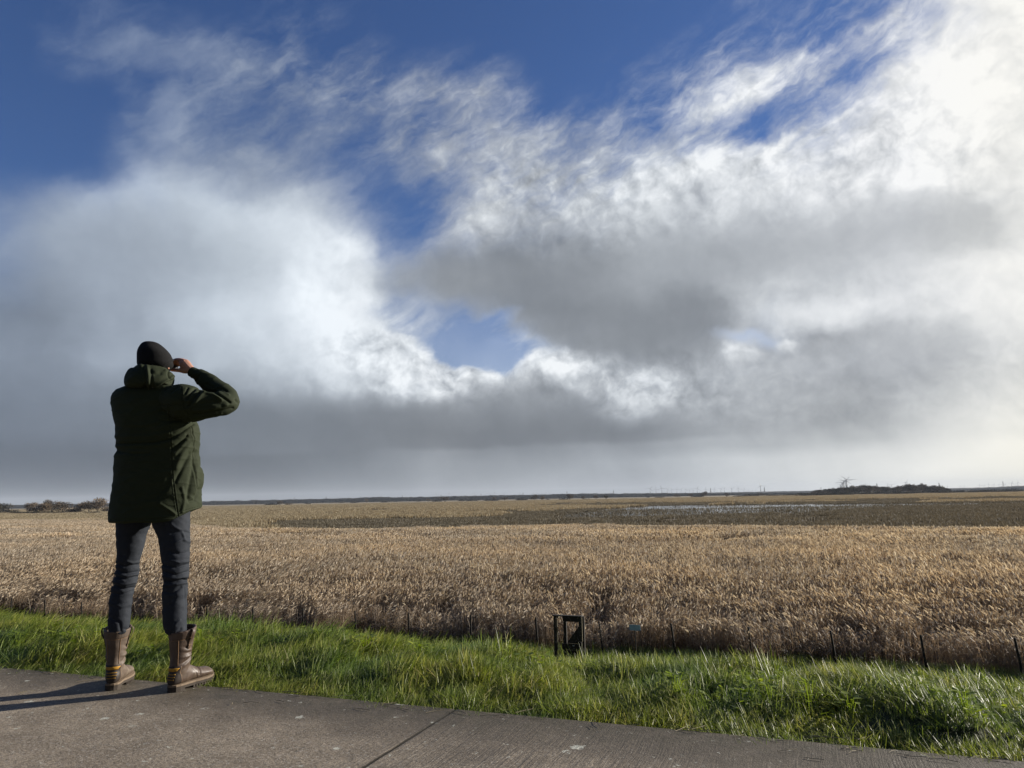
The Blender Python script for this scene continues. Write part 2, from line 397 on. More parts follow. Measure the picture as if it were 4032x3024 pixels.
sl_ = [-16000, -1000, -200, -60, -40, -24, -15, -7, -5, -3.6, -2.6, -1.7, 0, 3.3, 3.4, 3.5, 3.6, 3.7, 3.8, 3.9, 4.0, 4.1, 4.2, 4.3, 4.4, 4.5, 4.6, 4.8, 5.0, 5.4, 6, 7.5, 9, 11, 13, 15, 17, 19, 21, 24, 26, 40, 80, 300, 1000, 4000, 16000]
vs = []
for s in sl_:
    for t in tl:
        dz = lump(t, s) if 3.5 < s < 22 and abs(t) < 60 else 0
        vs.append(ts(t, s, prof(s)+dz))
nt = len(tl)
fs = [(i*nt+k, i*nt+k+1, (i+1)*nt+k+1, (i+1)*nt+k) for i in range(len(sl_)-1) for k in range(nt-1)]
m, n, b = mat('ground')
P = n.n.new('ShaderNodeTexCoord').outputs['Object']
px_, py_, pz_ = n.sep(P)
S = n.math('ADD', n.math('MULTIPLY', px_, NV.x), n.math('MULTIPLY', py_, NV.y))
soil = n.mix(n.noise(P, 14.0, 5), (0.020, 0.024, 0.010), (0.05, 0.055, 0.022))
far = n.vmath('MULTIPLY', P, (0.25, 1.0, 1.0))
litter = n.mix(n.noise(P, 0.6, 6, 0.6), (0.07, 0.055, 0.04), (0.16, 0.12, 0.08))
bands = n.noise(far, 0.016, 6, 0.62)
fl = n.noise(n.vmath('MULTIPLY', P, (0.5, 1.0, 1.0)), 0.12, 5, 0.65)
mar = n.mix(n.maprange(n.math('ADD', bands, n.math('MULTIPLY', n.math('SUBTRACT', fl, 0.5), 0.5)), 0.40, 0.58), (0.115, 0.095, 0.070), (0.30, 0.245, 0.155))
marc = n.mix(n.maprange(S, 480, 620), n.mix(n.noise(far, 0.05, 5, 0.6), (0.085, 0.072, 0.056), (0.15, 0.125, 0.09)), mar)
g1 = n.mix(n.maprange(S, 100, 190), litter, marc)
n.put(b.inputs['Base Color'], n.mix(n.maprange(S, 20, 26), soil, g1)); b.inputs['Roughness'].default_value = 0.95; b.inputs['Specular IOR Level'].default_value = 0.2
n.put(b.inputs['Normal'], n.bump(n.noise(P, 30, 4), 0.6, 0.02))
tag(obj('ground', vs, fs, m), kind='structure')
# ------------------------------------------------------------------ road of cast concrete slabs
m, n, b = mat('concrete')
P = n.n.new('ShaderNodeTexCoord').outputs['Object']
px_, py_, pz_ = n.sep(P)
T_ = n.math('ADD', n.math('MULTIPLY', px_, TV.x), n.math('MULTIPLY', py_, TV.y))
S_ = n.math('ADD', n.math('MULTIPLY', px_, NV.x), n.math('MULTIPLY', py_, NV.y))
Q = n.comb(T_, S_, 0.0)
base = n.mix(n.noise(Q, 2.3, 6, 0.6), (0.175, 0.148, 0.120), (0.29, 0.252, 0.205))
grain = n.noise(Q, 160, 3, 0.7)
base = n.mix(1.0, base, n.mix(n.maprange(n.noise(Q, 5.5, 6, 0.68), 0.34, 0.66), (0.70, 0.68, 0.66), (1.18, 1.17, 1.15)), 'MULTIPLY')
base = n.mix(1.0, base, n.mix(n.maprange(grain, 0.32, 0.68), (0.50, 0.49, 0.48), (1.40, 1.38, 1.34)), 'MULTIPLY')
base = n.mix(1.0, base, n.mix(n.maprange(n.noise(Q, 62, 4, 0.7), 0.35, 0.65), (0.72, 0.70, 0.67), (1.25, 1.24, 1.20)), 'MULTIPLY')
stone = n.vor(Q, 130.0, out='Color')
base = n.mix(n.math('MULTIPLY', n.maprange(n.sep(stone)[0], 0.80, 0.97), 0.6), base, (0.36, 0.33, 0.29))
base = n.mix(n.math('MULTIPLY', n.maprange(n.sep(stone)[1], 0.85, 0.98), 0.6), base, (0.05, 0.045, 0.04))
# broom marks running across the road
bq = n.comb(n.math('ADD', T_, n.math('MULTIPLY', n.noise(Q, 1.5, 2), 0.05)), n.math('MULTIPLY', S_, 0.035), 0.0)
broom = n.noise(bq, 95, 4, 0.7)
bw = n.math('MULTIPLY', n.maprange(n.noise(Q, 0.9, 3), 0.38, 0.60, 0.1, 0.8), n.maprange(T_, -2.3, -1.3, 0.3, 1.0))
base = n.mix(n.math('MULTIPLY', bw, n.maprange(broom, 0.55, 0.40)), base, (0.075, 0.066, 0.058))
# damp and dirty strip along the grass
edge = n.math('ADD', S_, n.math('ADD', n.math('MULTIPLY', n.math('SUBTRACT', n.noise(Q, 1.6, 5, 0.6), 0.5), 1.5), n.math('MULTIPLY', T_, 0.06)))
damp = n.maprange(edge, 2.55, 3.15)
base = n.mix(n.math('MULTIPLY', damp, 0.80), base, n.mix(grain, (0.040, 0.031, 0.022), (0.095, 0.075, 0.052)))
n2 = n.math('MULTIPLY', n.maprange(S_, 3.0, 3.4), n.maprange(n.noise(Q, 14, 6, 0.7), 0.35, 0.75))
base = n.mix(n2, base, (0.035, 0.032, 0.015))
# lichen flecks
def fleck(scale, lo, hi, sd):
    v = n.vor(n.vmath('ADD', n.vmath('ADD', Q, (sd, sd*2, 0)), n.vmath('SCALE', n.noise(Q, 60, 3, color=True), scale=0.07)), scale, out='Distance')
    c = n.sep(n.vor(n.vmath('ADD', n.vmath('ADD', Q, (sd, sd*2, 0)), n.vmath('SCALE', n.noise(Q, 60, 3, color=True), scale=0.07)), scale, out='Color'))
    rad = n.maprange(n.math('POWER', c[0], 2.0), 0.0, 1.0, 0.05, 0.30)
    keep = n.maprange(c[1], lo, lo+0.02)
    return n.math('MULTIPLY', n.maprange(v, rad, n.math('MULTIPLY', rad, 0.7)), keep)
base = n.mix(n.math('MULTIPLY', fleck(9.0, 0.50, 0, 3.1), 0.85), base, n.mix(grain, (0.30, 0.31, 0.27), (0.58, 0.58, 0.50)))
base = n.mix(n.math('MULTIPLY', fleck(30.0, 0.72, 0, 9.7), 0.75), base, (0.46, 0.46, 0.40))
base = n.mix(n.math('MULTIPLY', n.maprange(n.noise(n.vmath('ADD', Q, (7.3, 0, 0)), 1.1, 6, 0.7), 0.66, 0.72), 0.7), base, (0.30, 0.24, 0.05))
jt = n.math('ABSOLUTE', n.math('ADD', n.math('WRAP', n.math('ADD', T_, 4.12), 5.0, 0.0), -2.5))
jw_ = n.math('ADD', 0.003, n.math('MULTIPLY', n.noise(Q, 35, 4, 0.7), 0.017))
base = n.mix(n.maprange(jt, jw_, n.math('MULTIPLY', jw_, 0.5)), base, (0.020, 0.017, 0.012))
n.put(b.inputs['Base Color'], base)
n.put(b.inputs['Roughness'], n.maprange(damp, 0, 1, 0.9, 0.62)); b.inputs['Specular IOR Level'].default_value = 0.35
h = n.math('ADD', n.math('MULTIPLY', grain, 0.6), n.math('ADD', n.math('MULTIPLY', n.noise(Q, 45, 4, 0.6), 0.8), n.math('MULTIPLY', n.math('MULTIPLY', broom, bw), 1.4)))
n.put(b.inputs['Normal'], n.bump(h, 0.75, 0.006))
M_CONC = m
mb = MB()
JT = [-26.6, -21.6, -16.6, -11.6, -6.6, -1.62, 3.4, 8.4, 13.4, 18.4, 23.4]
def jw(t0, s, side):       # ragged slab edge at a joint
    return t0 + side*(0.0045 + 0.004*abs(ns(s*9.0, t0, side)) + 0.002*abs(ns(s*40.0, t0, side)))
ss = [-1.6 + i*0.05 for i in range(101)]
for a, c in zip(JT, JT[1:]):
    top = []; 
    for s in ss:
        s = min(s, 3.4)
        row = [ts(jw(a, s, 1), s, -0.02), ts(jw(a, s, 1), s, -0.001), ts(jw(a, s, 1)+0.006, s, 0.0), ts((a+c)/2, s, 0.0), ts(jw(c, s, -1)-0.006, s, 0.0), ts(jw(c, s, -1), s, -0.001), ts(jw(c, s, -1), s, -0.02)]
        top.append(row)
    k = 7
    mb.add([v for r in top for v in r], [(i*k+j, i*k+j+1, (i+1)*k+j+1, (i+1)*k+j) for i in range(len(top)-1) for j in range(k-1)])
    # closed ends
    for s, fl_ in ((ss[0], 0), (3.4, 1)):
        q = [ts(a+0.01, s, -0.12), ts(c-0.01, s, -0.12), ts(c-0.01, s, 0.0), ts(a+0.01, s, 0.0)]
        mb.add(q, [(0, 1, 2, 3) if not fl_ else (3, 2, 1, 0)])
tag(mb.make('road', M_CONC), kind='structure')
# moss in the joint
M_MOSS = flat('moss', (0.045, 0.055, 0.015), 0.95, 0.2, 0.5, 80)
mb = MB()
for i in range(170):
    s = 1.9 + 1.5*RND.random()**0.45
    if ns(s*4.0, 5.5) < -0.05 and RND.random() < 0.85: continue
    p = ts(-1.62 + RND.gauss(0, 0.005), s, -0.012); r = RND.uniform(0.003, 0.0075)
    vv = []
    for k in range(6):
        a = k*math.pi/3 + RND.random(); vv.append(p + Vector((math.cos(a)*r*RND.uniform(.7, 1.3), math.sin(a)*r*RND.uniform(.7, 1.3), 0.004)))
    vv.append(p + Vector((0, 0, 0.003 + r*0.5)))
    mb.add(vv, [(k, (k+1) % 6, 6) for k in range(6)])
rows_ = [1.3 + 0.05*i for i in range(43)]
mb.add([ts(-1.62 + sg_*0.013, s, -0.0035 - 0.002*ns(s*9, 1.0)) for s in rows_ for sg_ in (-1, 1)], [(2*i, 2*i+1, 2*i+3, 2*i+2) for i in range(len(rows_)-1)], 1)
tag(mb.make('moss', (M_MOSS, flat('joint_dirt', (0.022, 0.019, 0.014), 0.95, 0.2, 0.5, 60))), 'thin cushions of dark green moss filling the joint between concrete slabs', 'moss', kind='stuff')
# ------------------------------------------------------------------ verge grass
WIND = Vector((0.14, 0.99, 0)).normalized()
def blade(mb, tones, base, L, wd, lean_dir, lean, tone, seg=4, curl=1.0, roll=None):
    "a tapering strip that bends over in lean_dir"
    side = Vector((0, 0, 1)).cross(lean_dir); side.normalize()
    if roll is None: roll = RND.uniform(-0.9, 0.9)
    p = Vector(base); vs = []
    for i in range(seg+1):
        f = i/seg
        ang = min(lean*(0.42 + 0.75*curl*f**0.7), max(1.75, lean))
        d = Vector((0, 0, 1))*math.cos(ang) + lean_dir*math.sin(ang)
        nrm = side*math.cos(roll) + d.cross(side)*math.sin(roll)
        wv = wd*(1-f**2.2)*(0.6+0.4*min(1, f*4)) + 0.0004
        vs += [p - nrm*wv, p + nrm*wv]
        p = p + d*(L/seg)
    mb.add(vs, [(2*i, 2*i+1, 2*i+3, 2*i+2) for i in range(seg)])
    tones += [tone]*seg
def rdir(wind, spread):
    a = math.atan2(wind.y, wind.x) + RND.gauss(0, spread)
    return Vector((math.cos(a), math.sin(a), 0))
M_GRASS = leafmat('grass', [(0.052, 0.076, 0.014), (0.125, 0.175, 0.028), (0.21, 0.265, 0.048), (0.31, 0.355, 0.11), (0.45, 0.42, 0.25)], 0.45, 0.5, 0.36, patchy=1.6)
protos = []
for k in range(7):
    mb = MB(); tn = []
    nb = (165, 175, 160, 170, 150, 165, 50)[k]; hh = (0.10, 0.115, 0.14, 0.08, 0.165, 0.13, 0.22)[k]; rr = 0.11
    for i in range(nb):
        a = RND.uniform(0, 6.283); r = rr*math.sqrt(RND.random())
        L = hh*RND.uniform(0.55, 1.25)
        tone = min(1, max(0, RND.gauss(0.42, 0.20)))
        if RND.random() < 0.11: tone = RND.uniform(0.9, 1.0)
        blade(mb, tn, (r*math.cos(a), r*math.sin(a), -0.02), L, RND.uniform(0.0009, 0.0021)*(1.2 if k in (2, 4) else 1), rdir(WIND, 0.45 if k != 3 else 1.6), min(2.4, max(0.6, RND.gauss(1.55, 0.40))), tone)
    me = mb.mesh('grass_tuft', (M_GRASS,), True); add_tone(me, tn); protos.append(me)
pts = []
def gadd(t, s, dens_scale=1.0, kind=None, sc=1.0):
    h = 0.5 + 0.5*ns(t*1.1, s*1.6, 1.0) + 0.35*ns(t*3.5, s*4.5, 8.0)
    p = ts(t, s, prof(s)-0.005 + (lump(t, s) if s > 3.5 else 0)); h += lump(t, s)*3
    if kind is None:
        e = (s-3.35)
        if e < 0.22: kind = RND.choice((0, 3, 5, 0, 1, 1))
        elif h > 0.62: kind = RND.choice((2, 4, 2, 1, 5))
        elif h > 0.4: kind = RND.choice((1, 0, 5, 2, 1))
        else: kind = RND.choice((3, 0, 0, 1))
    k = sc*(0.72 + 0.5*max(0, min(1, h)))*np.interp(t, [-6, -2, 3], [1.0, 0.84, 0.68])
    pts.append((p.x, p.y, p.z, RND.gauss(0, 0.35), k*RND.uniform(0.85, 1.2), k*RND.uniform(0.7, 1.15), kind))
t = -9.0
while t < 6.0:
    for s in [3.34 + 0.062*i for i in range(26)]:
        s2 = s + RND.uniform(-0.035, 0.035); t2 = t + RND.uniform(-0.05, 0.05)
        if s2 < 3.37 + 0.10*ns(t2*2.3, 0.5) + 0.05*ns(t2*9, 4.0): continue
        gadd(t2, s2, sc=0.95 + 0.15*min(1, (s2-3.3)/0.3))
        if s2 > 4.9 and RND.random() < 0.3: continue
    t += 0.085
for i in range(5200):           # the foot of the dike, in front of the fence
    s = RND.uniform(17, 28.3); t = RND.uniform(-1.35*s-4, 0.95*s); p = ts(t, s, prof(s)); pts.append((p.x, p.y, p.z, RND.gauss(0, .4), RND.uniform(2.2, 3.4), RND.uniform(1.8, 3.2), RND.choice((2, 4, 5))))
for i in range(3600):           # the slope beyond the crest
    s = 4.9 + 9*RND.random()**1.6; t = RND.uniform(-9 - s, 4.5 + s*0.9); gadd(t, s, sc=1.25)
for i in range(420):            # overhanging stragglers and tall tufts along the crest
    gadd(RND.uniform(-8, 4.5), RND.uniform(3.75, 4.35), kind=6 if RND.random() < 0.3 else 2, sc=0.72)
for i in range(900):            # behind the camera, other side of the road
    gadd(RND.uniform(-9, 9), RND.uniform(-3.2, -1.75))
g = scatter('grass', protos, pts)
mb = MB()
for i in range(110):            # loose straws along the edge of the road
    p = ts(RND.uniform(-6.5, 3.6), 3.42 - abs(RND.gauss(0, 0.10)), 0.004); a_ = RND.gauss(-0.36, 0.5); L_ = RND.uniform(0.03, 0.12)
    d_ = Vector((math.cos(a_), math.sin(a_), 0))*L_; mb.tube([p, p + d_*0.5 + Vector((0, 0, RND.uniform(0, 0.006))), p + d_ + Vector((0, RND.uniform(-.01, .01), 0.002))], 0.0012, 4)
for (xa, ya), (xb, yb) in (((3195, 2897), (3435, 2911)), ((3378, 2912), (3412, 2900))):
    mb.tube([on_z(xa, ya, 0.006), on_z((xa+xb)/2, (ya+yb)/2+1, 0.008), on_z(xb, yb, 0.006)], 0.0022, 5)
tag(mb.make('straw', flat('straw', (0.30, 0.25, 0.16), 0.7, 0.3, 0.4, 30)), 'loose dry straws lying along the edge of the road', 'straw', kind='stuff')
tag(g, 'long green grass bent by the wind along the edge of the concrete road', 'grass', kind='stuff')
# broad leaved weeds among the grass
M_WEED = leafmat('weed', [(0.11, 0.16, 0.018), (0.20, 0.26, 0.025), (0.34, 0.38, 0.04)], 0.45, 0.45, 0.5)
protos = []
for k in range(3):
    mb = MB(); tn = []
    for i in range((9, 14, 5)[k]):
        a = RND.uniform(0, 6.283); r = RND.uniform(0.0, 0.07); h = RND.uniform(0.07, 0.17); w_ = RND.uniform(0.010, 0.019)*(1.4 if k == 2 else 1)
        base = Vector((r*math.cos(a), r*math.sin(a), h)); d = Vector((math.cos(a), math.sin(a), RND.uniform(-0.2, 0.9))).normalized()
        sd = d.cross(Vector((0, 0, 1))).normalized(); up = sd.cross(d)
        L = w_*2.2
        c = [base, base + d*L*0.3 - sd*w_*0.8 + up*0.004, base + d*L*0.3, base + d*L*0.3 + sd*w_*0.8 + up*0.004, base + d*L*0.7 - sd*w_*0.7, base + d*L*0.7 - up*0.003, base + d*L*0.7 + sd*w_*0.7, base + d*L]
        mb.add(c, [(0, 2, 1), (0, 3, 2), (1, 2, 5, 4), (2, 3, 6, 5), (4, 5, 7), (5, 6, 7)]); tn += [RND.random()]*6
        sb = Vector((0, 0, 0)); q = Vector((0.0012, 0, 0)); mb.add([sb-q, sb+q, base+q, base-q], [(0, 1, 2, 3)]); tn += [0.2]
    me = mb.mesh('weed_leaves', (M_WEED,), True); add_tone(me, tn); protos.append(me)
pts = []
for i in range(420):
    t = RND.uniform(-7, 4.2); s = RND.uniform(3.7, 4.35)
    if ns(t*1.7, s*2.2, 22.0) < 0.14: continue
    pts.append((*ts(t, s, prof(s)-0.03+lump(t, s)), RND.uniform(0, 6.28), RND.uniform(0.8, 1.3), RND.uniform(0.6, 0.95), RND.randrange(3)))
tag(scatter('weeds', protos, pts), 'yellow green broad leaved weeds growing among the grass', 'weeds', kind='stuff')
# ------------------------------------------------------------------ reed bed
M_STEM = leafmat('reed_stem', [(0.19, 0.140, 0.095), (0.31, 0.238, 0.165), (0.43, 0.350, 0.252), (0.56, 0.480, 0.365)], 0.55, 0.42, 0.45, tcol=(1.1, 1.0, 0.85), patchy=0.09, pc=((0.80, 0.81, 0.84), (1.0, 0.965, 0.91)))
M_PLUME = leafmat('reed_plume', [(0.33, 0.258, 0.18), (0.58, 0.488, 0.37), (0.80, 0.725, 0.59)], 0.7, 0.5, 0.3, tcol=(1.1, 1.05, 0.9), patchy=0.07, pc=((0.80, 0.81, 0.84), (1.0, 0.965, 0.91)))
def reed_proto(size, nst, hmin, hmax, wmul, leaves, plume_frac, seg, spread=0.5):
    mb = MB(); tn = []
    for i in range(nst):
        x, y = RND.uniform(-size/2, size/2), RND.uniform(-size/2, size/2)
        H = RND.uniform(hmin, hmax)
        d = rdir(WIND, spread); lean = max(0.02, RND.gauss(0.20, 0.10))
        base = Vector((x, y, 0)); tone = min(1, max(0, RND.gauss(0.45, 0.2)))
        ptsl = []
        p = base.copy()
        for k in range(seg+1):
            ptsl.append(p.copy()); a = lean*(0.5 + 1.3*k/seg); p += (Vector((0, 0, 1))*math.cos(a) + d*math.sin(a))*(H/seg)
        va = RND.uniform(0, 6.28); sd = Vector((math.cos(va), math.sin(va), 0))*0.0045*wmul
        vs = []
        for q in ptsl: vs += [q-sd, q+sd]
        mb.add(vs, [(2*k, 2*k+1, 2*k+3, 2*k+2) for k in range(seg)]); tn += [tone*0.8]*seg
        for k in range(leaves):
            f = RND.uniform(0.25, 0.95); q = ptsl[0].lerp(ptsl[-1], f); ld = rdir(WIND, 1.0)
            L = RND.uniform(0.25, 0.5)*(0.7+0.3*wmul); wd = RND.uniform(0.006, 0.012)*wmul
            sdv = Vector((-ld.y, ld.x, 0)); sdv = (sdv + Vector((0, 0, RND.uniform(-1, 1)))).normalized()
            a1 = RND.uniform(0.3, 1.0); a2 = a1 + RND.uniform(0.4, 1.1)
            m1 = q + (Vector((0, 0, math.cos(a1))) + ld*math.sin(a1))*L*0.5; m2 = m1 + (Vector((0, 0, math.cos(a2))) + ld*math.sin(a2))*L*0.5
            mb.add([q-sdv*wd, q+sdv*wd, m1+sdv*wd, m1-sdv*wd, m2], [(0, 1, 2, 3), (3, 2, 4)]); tn += [min(1, tone+RND.uniform(-.1, .25))]*2
        if RND.random() < plume_frac:
            tp = ptsl[-1]; L = RND.uniform(0.18, 0.32); wd = RND.uniform(0.022, 0.046)*(0.6+0.4*wmul)
            a = lean*2 + RND.uniform(0.1, 0.7); pd = (Vector((0, 0, math.cos(a))) + rdir(WIND, 0.4)*math.sin(a))
            pt_ = RND.random()
            for r in range(2):
                va = RND.uniform(0, 6.28); sdv = pd.cross(Vector((math.cos(va), math.sin(va), 0.3))).normalized()*wd
                droop = WIND*L*0.22*RND.random()
                mb.add([tp, tp+pd*L*0.3-sdv, tp+pd*L*0.35+sdv, tp+pd*L*0.75+droop*0.6-sdv*0.5, tp+pd*L*0.7+droop*0.6+sdv*0.7, tp+pd*L+droop], [(0, 2, 1), (1, 2, 4, 3), (3, 4, 5)], 1); tn += [pt_]*3
    me = mb.mesh('reed_clump', (M_STEM, M_PLUME), False); add_tone(me, tn); return me
P_near = [reed_proto(1.6, 190, 1.5, 2.15, 1.0, 4, 0.5, 3) for k in range(4)]
P_mid = [reed_proto(3.2, 330, 1.5, 2.1, 2.2, 2, 0.85, 2) for k in range(3)]
P_low = [reed_proto(1.6, 150, 0.9, 1.9, 1.2, 4, 0.15, 3, 0.5)]
pts = []
def reed_tone(): return
# near belt; density, height and openings vary
def far_of(px):     # pixel row of the photo where the tall reed ends, per column
    return np.interp(px, [-600, 0, 500, 900, 1400, 2000, 2300, 2700, 3200, 4032, 4700], [2040, 2045, 2050, 2078, 2080, 2068, 2060, 2066, 2070, 2078, 2080])
y = 26
GZ = -4.7
def clump(x, y, z, idx, sc, hz): pts.append((x, y, z, RND.gauss(0, 0.3), sc, hz, idx))
# edge strip right behind the fence: lower, leafy
t = -60.0
while t < 30:
    for s in ():
        q = ts(t+RND.uniform(-.3, .3), s+RND.uniform(-.3, .3)+0.5*ns(t*0.3, 2.0), GZ); clump(q.x, q.y, q.z, 7, 1.0, RND.uniform(0.75, 1.05))
    t += 0.9
s = 28.5
while s < 62:
    t = -s*1.35 - 8
    while t < s*0.95:
        q = ts(t+RND.uniform(-.5, .5), s+RND.uniform(-.5, .5), GZ)
        h = 1.0 + 0.13*ns(q.x*0.13, q.y*0.13, 4.0) + 0.10*ns(q.x*0.5, q.y*0.5, 7.0)
        if ns(q.x*0.22, q.y*0.30, 15.0) < -0.46: h *= 0.82
        h = 1 + (h-1)*min(1, (s-28)/14); h *= min(1.0, 0.55 + (s-28.5)*0.055)
        if s < 31 and RND.random() < 0.12: t += 1.25; continue
        if abs(math.atan2(q.x, q.y)) < 0.76: clump(q.x, q.y, q.z, RND.randrange(4) if s > 30.5 or RND.random() < 0.4 else 7, 1.05, h)
        t += 1.25
    s += 1.2
y = 50.0
while y < 260:
    x = -0.80*y
    while x < 0.80*y:
        q = Vector((x+RND.uniform(-1, 1), y+RND.uniform(-1, 1), GZ))
        x += 2.4
        if q.dot(NV) < 61.0: continue
        ppx, ppy = to_px((q.x, q.y, -2.85))
        lim = far_of(ppx) + 6*ns(q.x*0.06, q.y*0.02, 2.0)
        if ppy < lim and RND.random() > 0.85*max(0.0, (ppy-(lim-16))/16)**1.3: continue
        h = 1.0 + 0.14*ns(q.x*0.05, q.y*0.07, 4.0) + 0.1*ns(q.x*0.3, q.y*0.3, 7.0)
        if ns(q.x*0.09, q.y*0.13, 15.0) < -0.40: h *= 0.75
        h *= np.interp(ppy-lim, [-16, 0, 18], [0.6, 0.78, 1.0])
        clump(q.x, q.y, q.z, 4+RND.randrange(3), 1.0, h)
    y += 2.5
rb = scatter('reeds', P_near + P_mid + P_low, pts)
tag(rb, 'dense bed of dry tan reeds with pale feathery plumes behind the fence posts', 'reeds', kind='stuff')
# ------------------------------------------------------------------ far marsh: lower growth and water
M_FARP = leafmat('far_reed', [(0.20, 0.16, 0.105), (0.31, 0.26, 0.17), (0.43, 0.37, 0.25)], 0.7, 0.3, 0.3, tcol=(1.1, 1.0, 0.85))
M_LOW = leafmat('sedge', [(0.080, 0.070, 0.051), (0.130, 0.114, 0.080), (0.21, 0.183, 0.128)], 0.7, 0.25, 0.3, tcol=(1.1, 1.0, 0.85))
def spiky(size, n_, hmin, hmax, wd, m_):
    mb = MB(); tn = []
    for i in range(n_):
        x, y = RND.uniform(-size/2, size/2), RND.uniform(-size/2, size/2); H = RND.uniform(hmin, hmax); va = RND.uniform(0, 3.14)
        sd = Vector((math.cos(va), math.sin(va), 0))*wd*RND.uniform(0.6, 1.4); b_ = Vector((x, y, 0)); tp = b_ + Vector((RND.gauss(0, .15)*H, abs(RND.gauss(0.1, .15))*H, H))
        mb.add([b_-sd, b_+sd, b_.lerp(tp, .6)+sd*1.2, b_.lerp(tp, .6)-sd*1.2, tp], [(0, 1, 2, 3), (3, 2, 4)]); t_ = RND.random(); tn += [t_*0.6, t_]
    me = mb.mesh('marsh_clump', (m_,), False); add_tone(me, tn); return me
FP = [spiky(9, 420, 0.8, 1.5, 0.10, M_FARP) for k in range(3)] + [spiky(6, 300, 0.3, 0.8, 0.05, M_LOW) for k in range(3)] + [spiky(7, 18, 0.3, 0.8, 0.05, M_LOW)]
WZ = -4.66
top_ = [(2120, 2037), (2230, 2026), (2330, 2012), (2500, 1994), (2700, 1989), (3000, 1986), (3250, 1985), (3700, 1983), (4032, 1979), (4300, 1975)]
bot_ = [(2120, 2039), (2230, 2041), (2350, 2043), (2500, 2040), (2700, 2032), (2900, 2028), (3120, 2025), (3280, 2017), (3450, 2003), (3600, 1997), (3900, 1990), (4300, 1984)]
def inwater(px, py, pad=0.0):
    if px < 2120: return False
    return np.interp(px, *zip(*top_)) + pad < py < np.interp(px, *zip(*bot_)) - pad
pts = []
y = 90.0
while y < 1250:
    st = 3.6 if y < 300 else 7.2
    x = -0.80*y
    while x < 0.80*y:
        q = Vector((x+RND.uniform(-.4, .4)*st, y+RND.uniform(-.4, .4)*st, GZ)); x += st
        gx, gy = to_px(q)
        tx, ty = to_px((q.x, q.y, -2.85))
        hor = 1961 - 0.0185*(gx-2016); below = gy - hor
        if ty > far_of(tx) + 4: continue                           # tall reed stands here
        if below < 12: continue
        nz = ns(q.x*0.010, q.y*0.022, 5.0) + 0.5*ns(q.x*0.05, q.y*0.08, 9.0)
        if inwater(gx, gy, 0.6):
            if ns(q.x*0.02, q.y*0.06, 31.0) > -0.22: pts.append((q.x, q.y, q.z, RND.uniform(0, 6.28), 1.0, RND.uniform(0.5, 1.1), 6))
            continue
        if 2150 < gx < 3300 and gy < 2066 and below > 60 and RND.random() < 0.55: continue
        left = gx < 1000 + 260*ns(q.y*0.03, 3.3) + 200*ns(q.x*0.05, q.y*0.02, 1.0)
        if gx > 1950 and below > 58: kind = 'low' if nz > -0.5 else None
        elif below > 78 and not left: kind = ('low' if nz < 0.38 else 'far') if nz > -0.55 else None
        elif below > 60 and not left: kind = 'far' if (nz > 0.0 and gx < 2000) else 'low'
        elif gx > 2300 and below > 30: kind = 'low' if nz < 0.25 else 'far'
        else: kind = 'far' if nz > (-0.45 if left else -0.12) else 'low'
        if kind == 'far': pts.append((q.x, q.y, q.z, RND.gauss(0, .3), 1.0, RND.uniform(0.7, 1.15), RND.randrange(3)))
        elif kind == 'low': pts.append((q.x, q.y, q.z, RND.gauss(0, .3), 1.0, RND.uniform(0.7, 1.2), 3+RND.randrange(3)))
    y += st*0.95
tag(scatter('marsh_grass', FP, pts), 'low tan and brown marsh growth in streaks beyond the tall reeds', 'marsh plants', kind='stuff')
m, n, b = mat('water')
b.inputs['Base Color'].default_value = (0.025, 0.03, 0.03, 1); b.inputs['Roughness'].default_value = 0.08; b.inputs['IOR'].default_value = 1.33
P = n.n.new('ShaderNodeTexCoord').outputs['Object']
n.put(b.inputs['Normal'], n.bump(n.noise(n.vmath('MULTIPLY', P, (0.4, 1, 1)), 1.2, 4, 0.6), 0.5, 0.08))
M_WATER = m
vs = []; cols_ = 160
for i in range(cols_+1):
    px = 2120 + (4300-2120)*i/cols_
    a = np.interp(px, *zip(*top_)) + 1.2*ns(px*0.02, 1.0); c = np.interp(px, *zip(*bot_)) + 1.5*ns(px*0.025, 7.0)
    if c < a+0.5: c = a+0.5
    vs += [on_z(px, a, WZ), on_z(px, (a+c)/2, WZ), on_z(px, c, WZ)]
fs = [(3*i+k, 3*i+k+1, 3*i+k+4, 3*i+k+3) for i in range(cols_) for k in (0, 1)]
for cx, cy, rx, ry in ((1600, 2056, 60, 2.2), (1180, 2058, 18, 1.2), (1900, 2018, 120, 1.4), (2330, 2062, 60, 1.5), (3550, 2012, 160, 1.6)):
    b0 = len(vs); k = 14
    vs += [on_z(cx + rx*math.cos(6.283*j/k)*(1+.3*ns(j, cx)), cy + ry*math.sin(6.283*j/k), WZ) for j in range(k)]; fs.append(tuple(range(b0, b0+k)))
tag(obj('water', vs, fs, M_WATER, smooth=False), kind='structure')
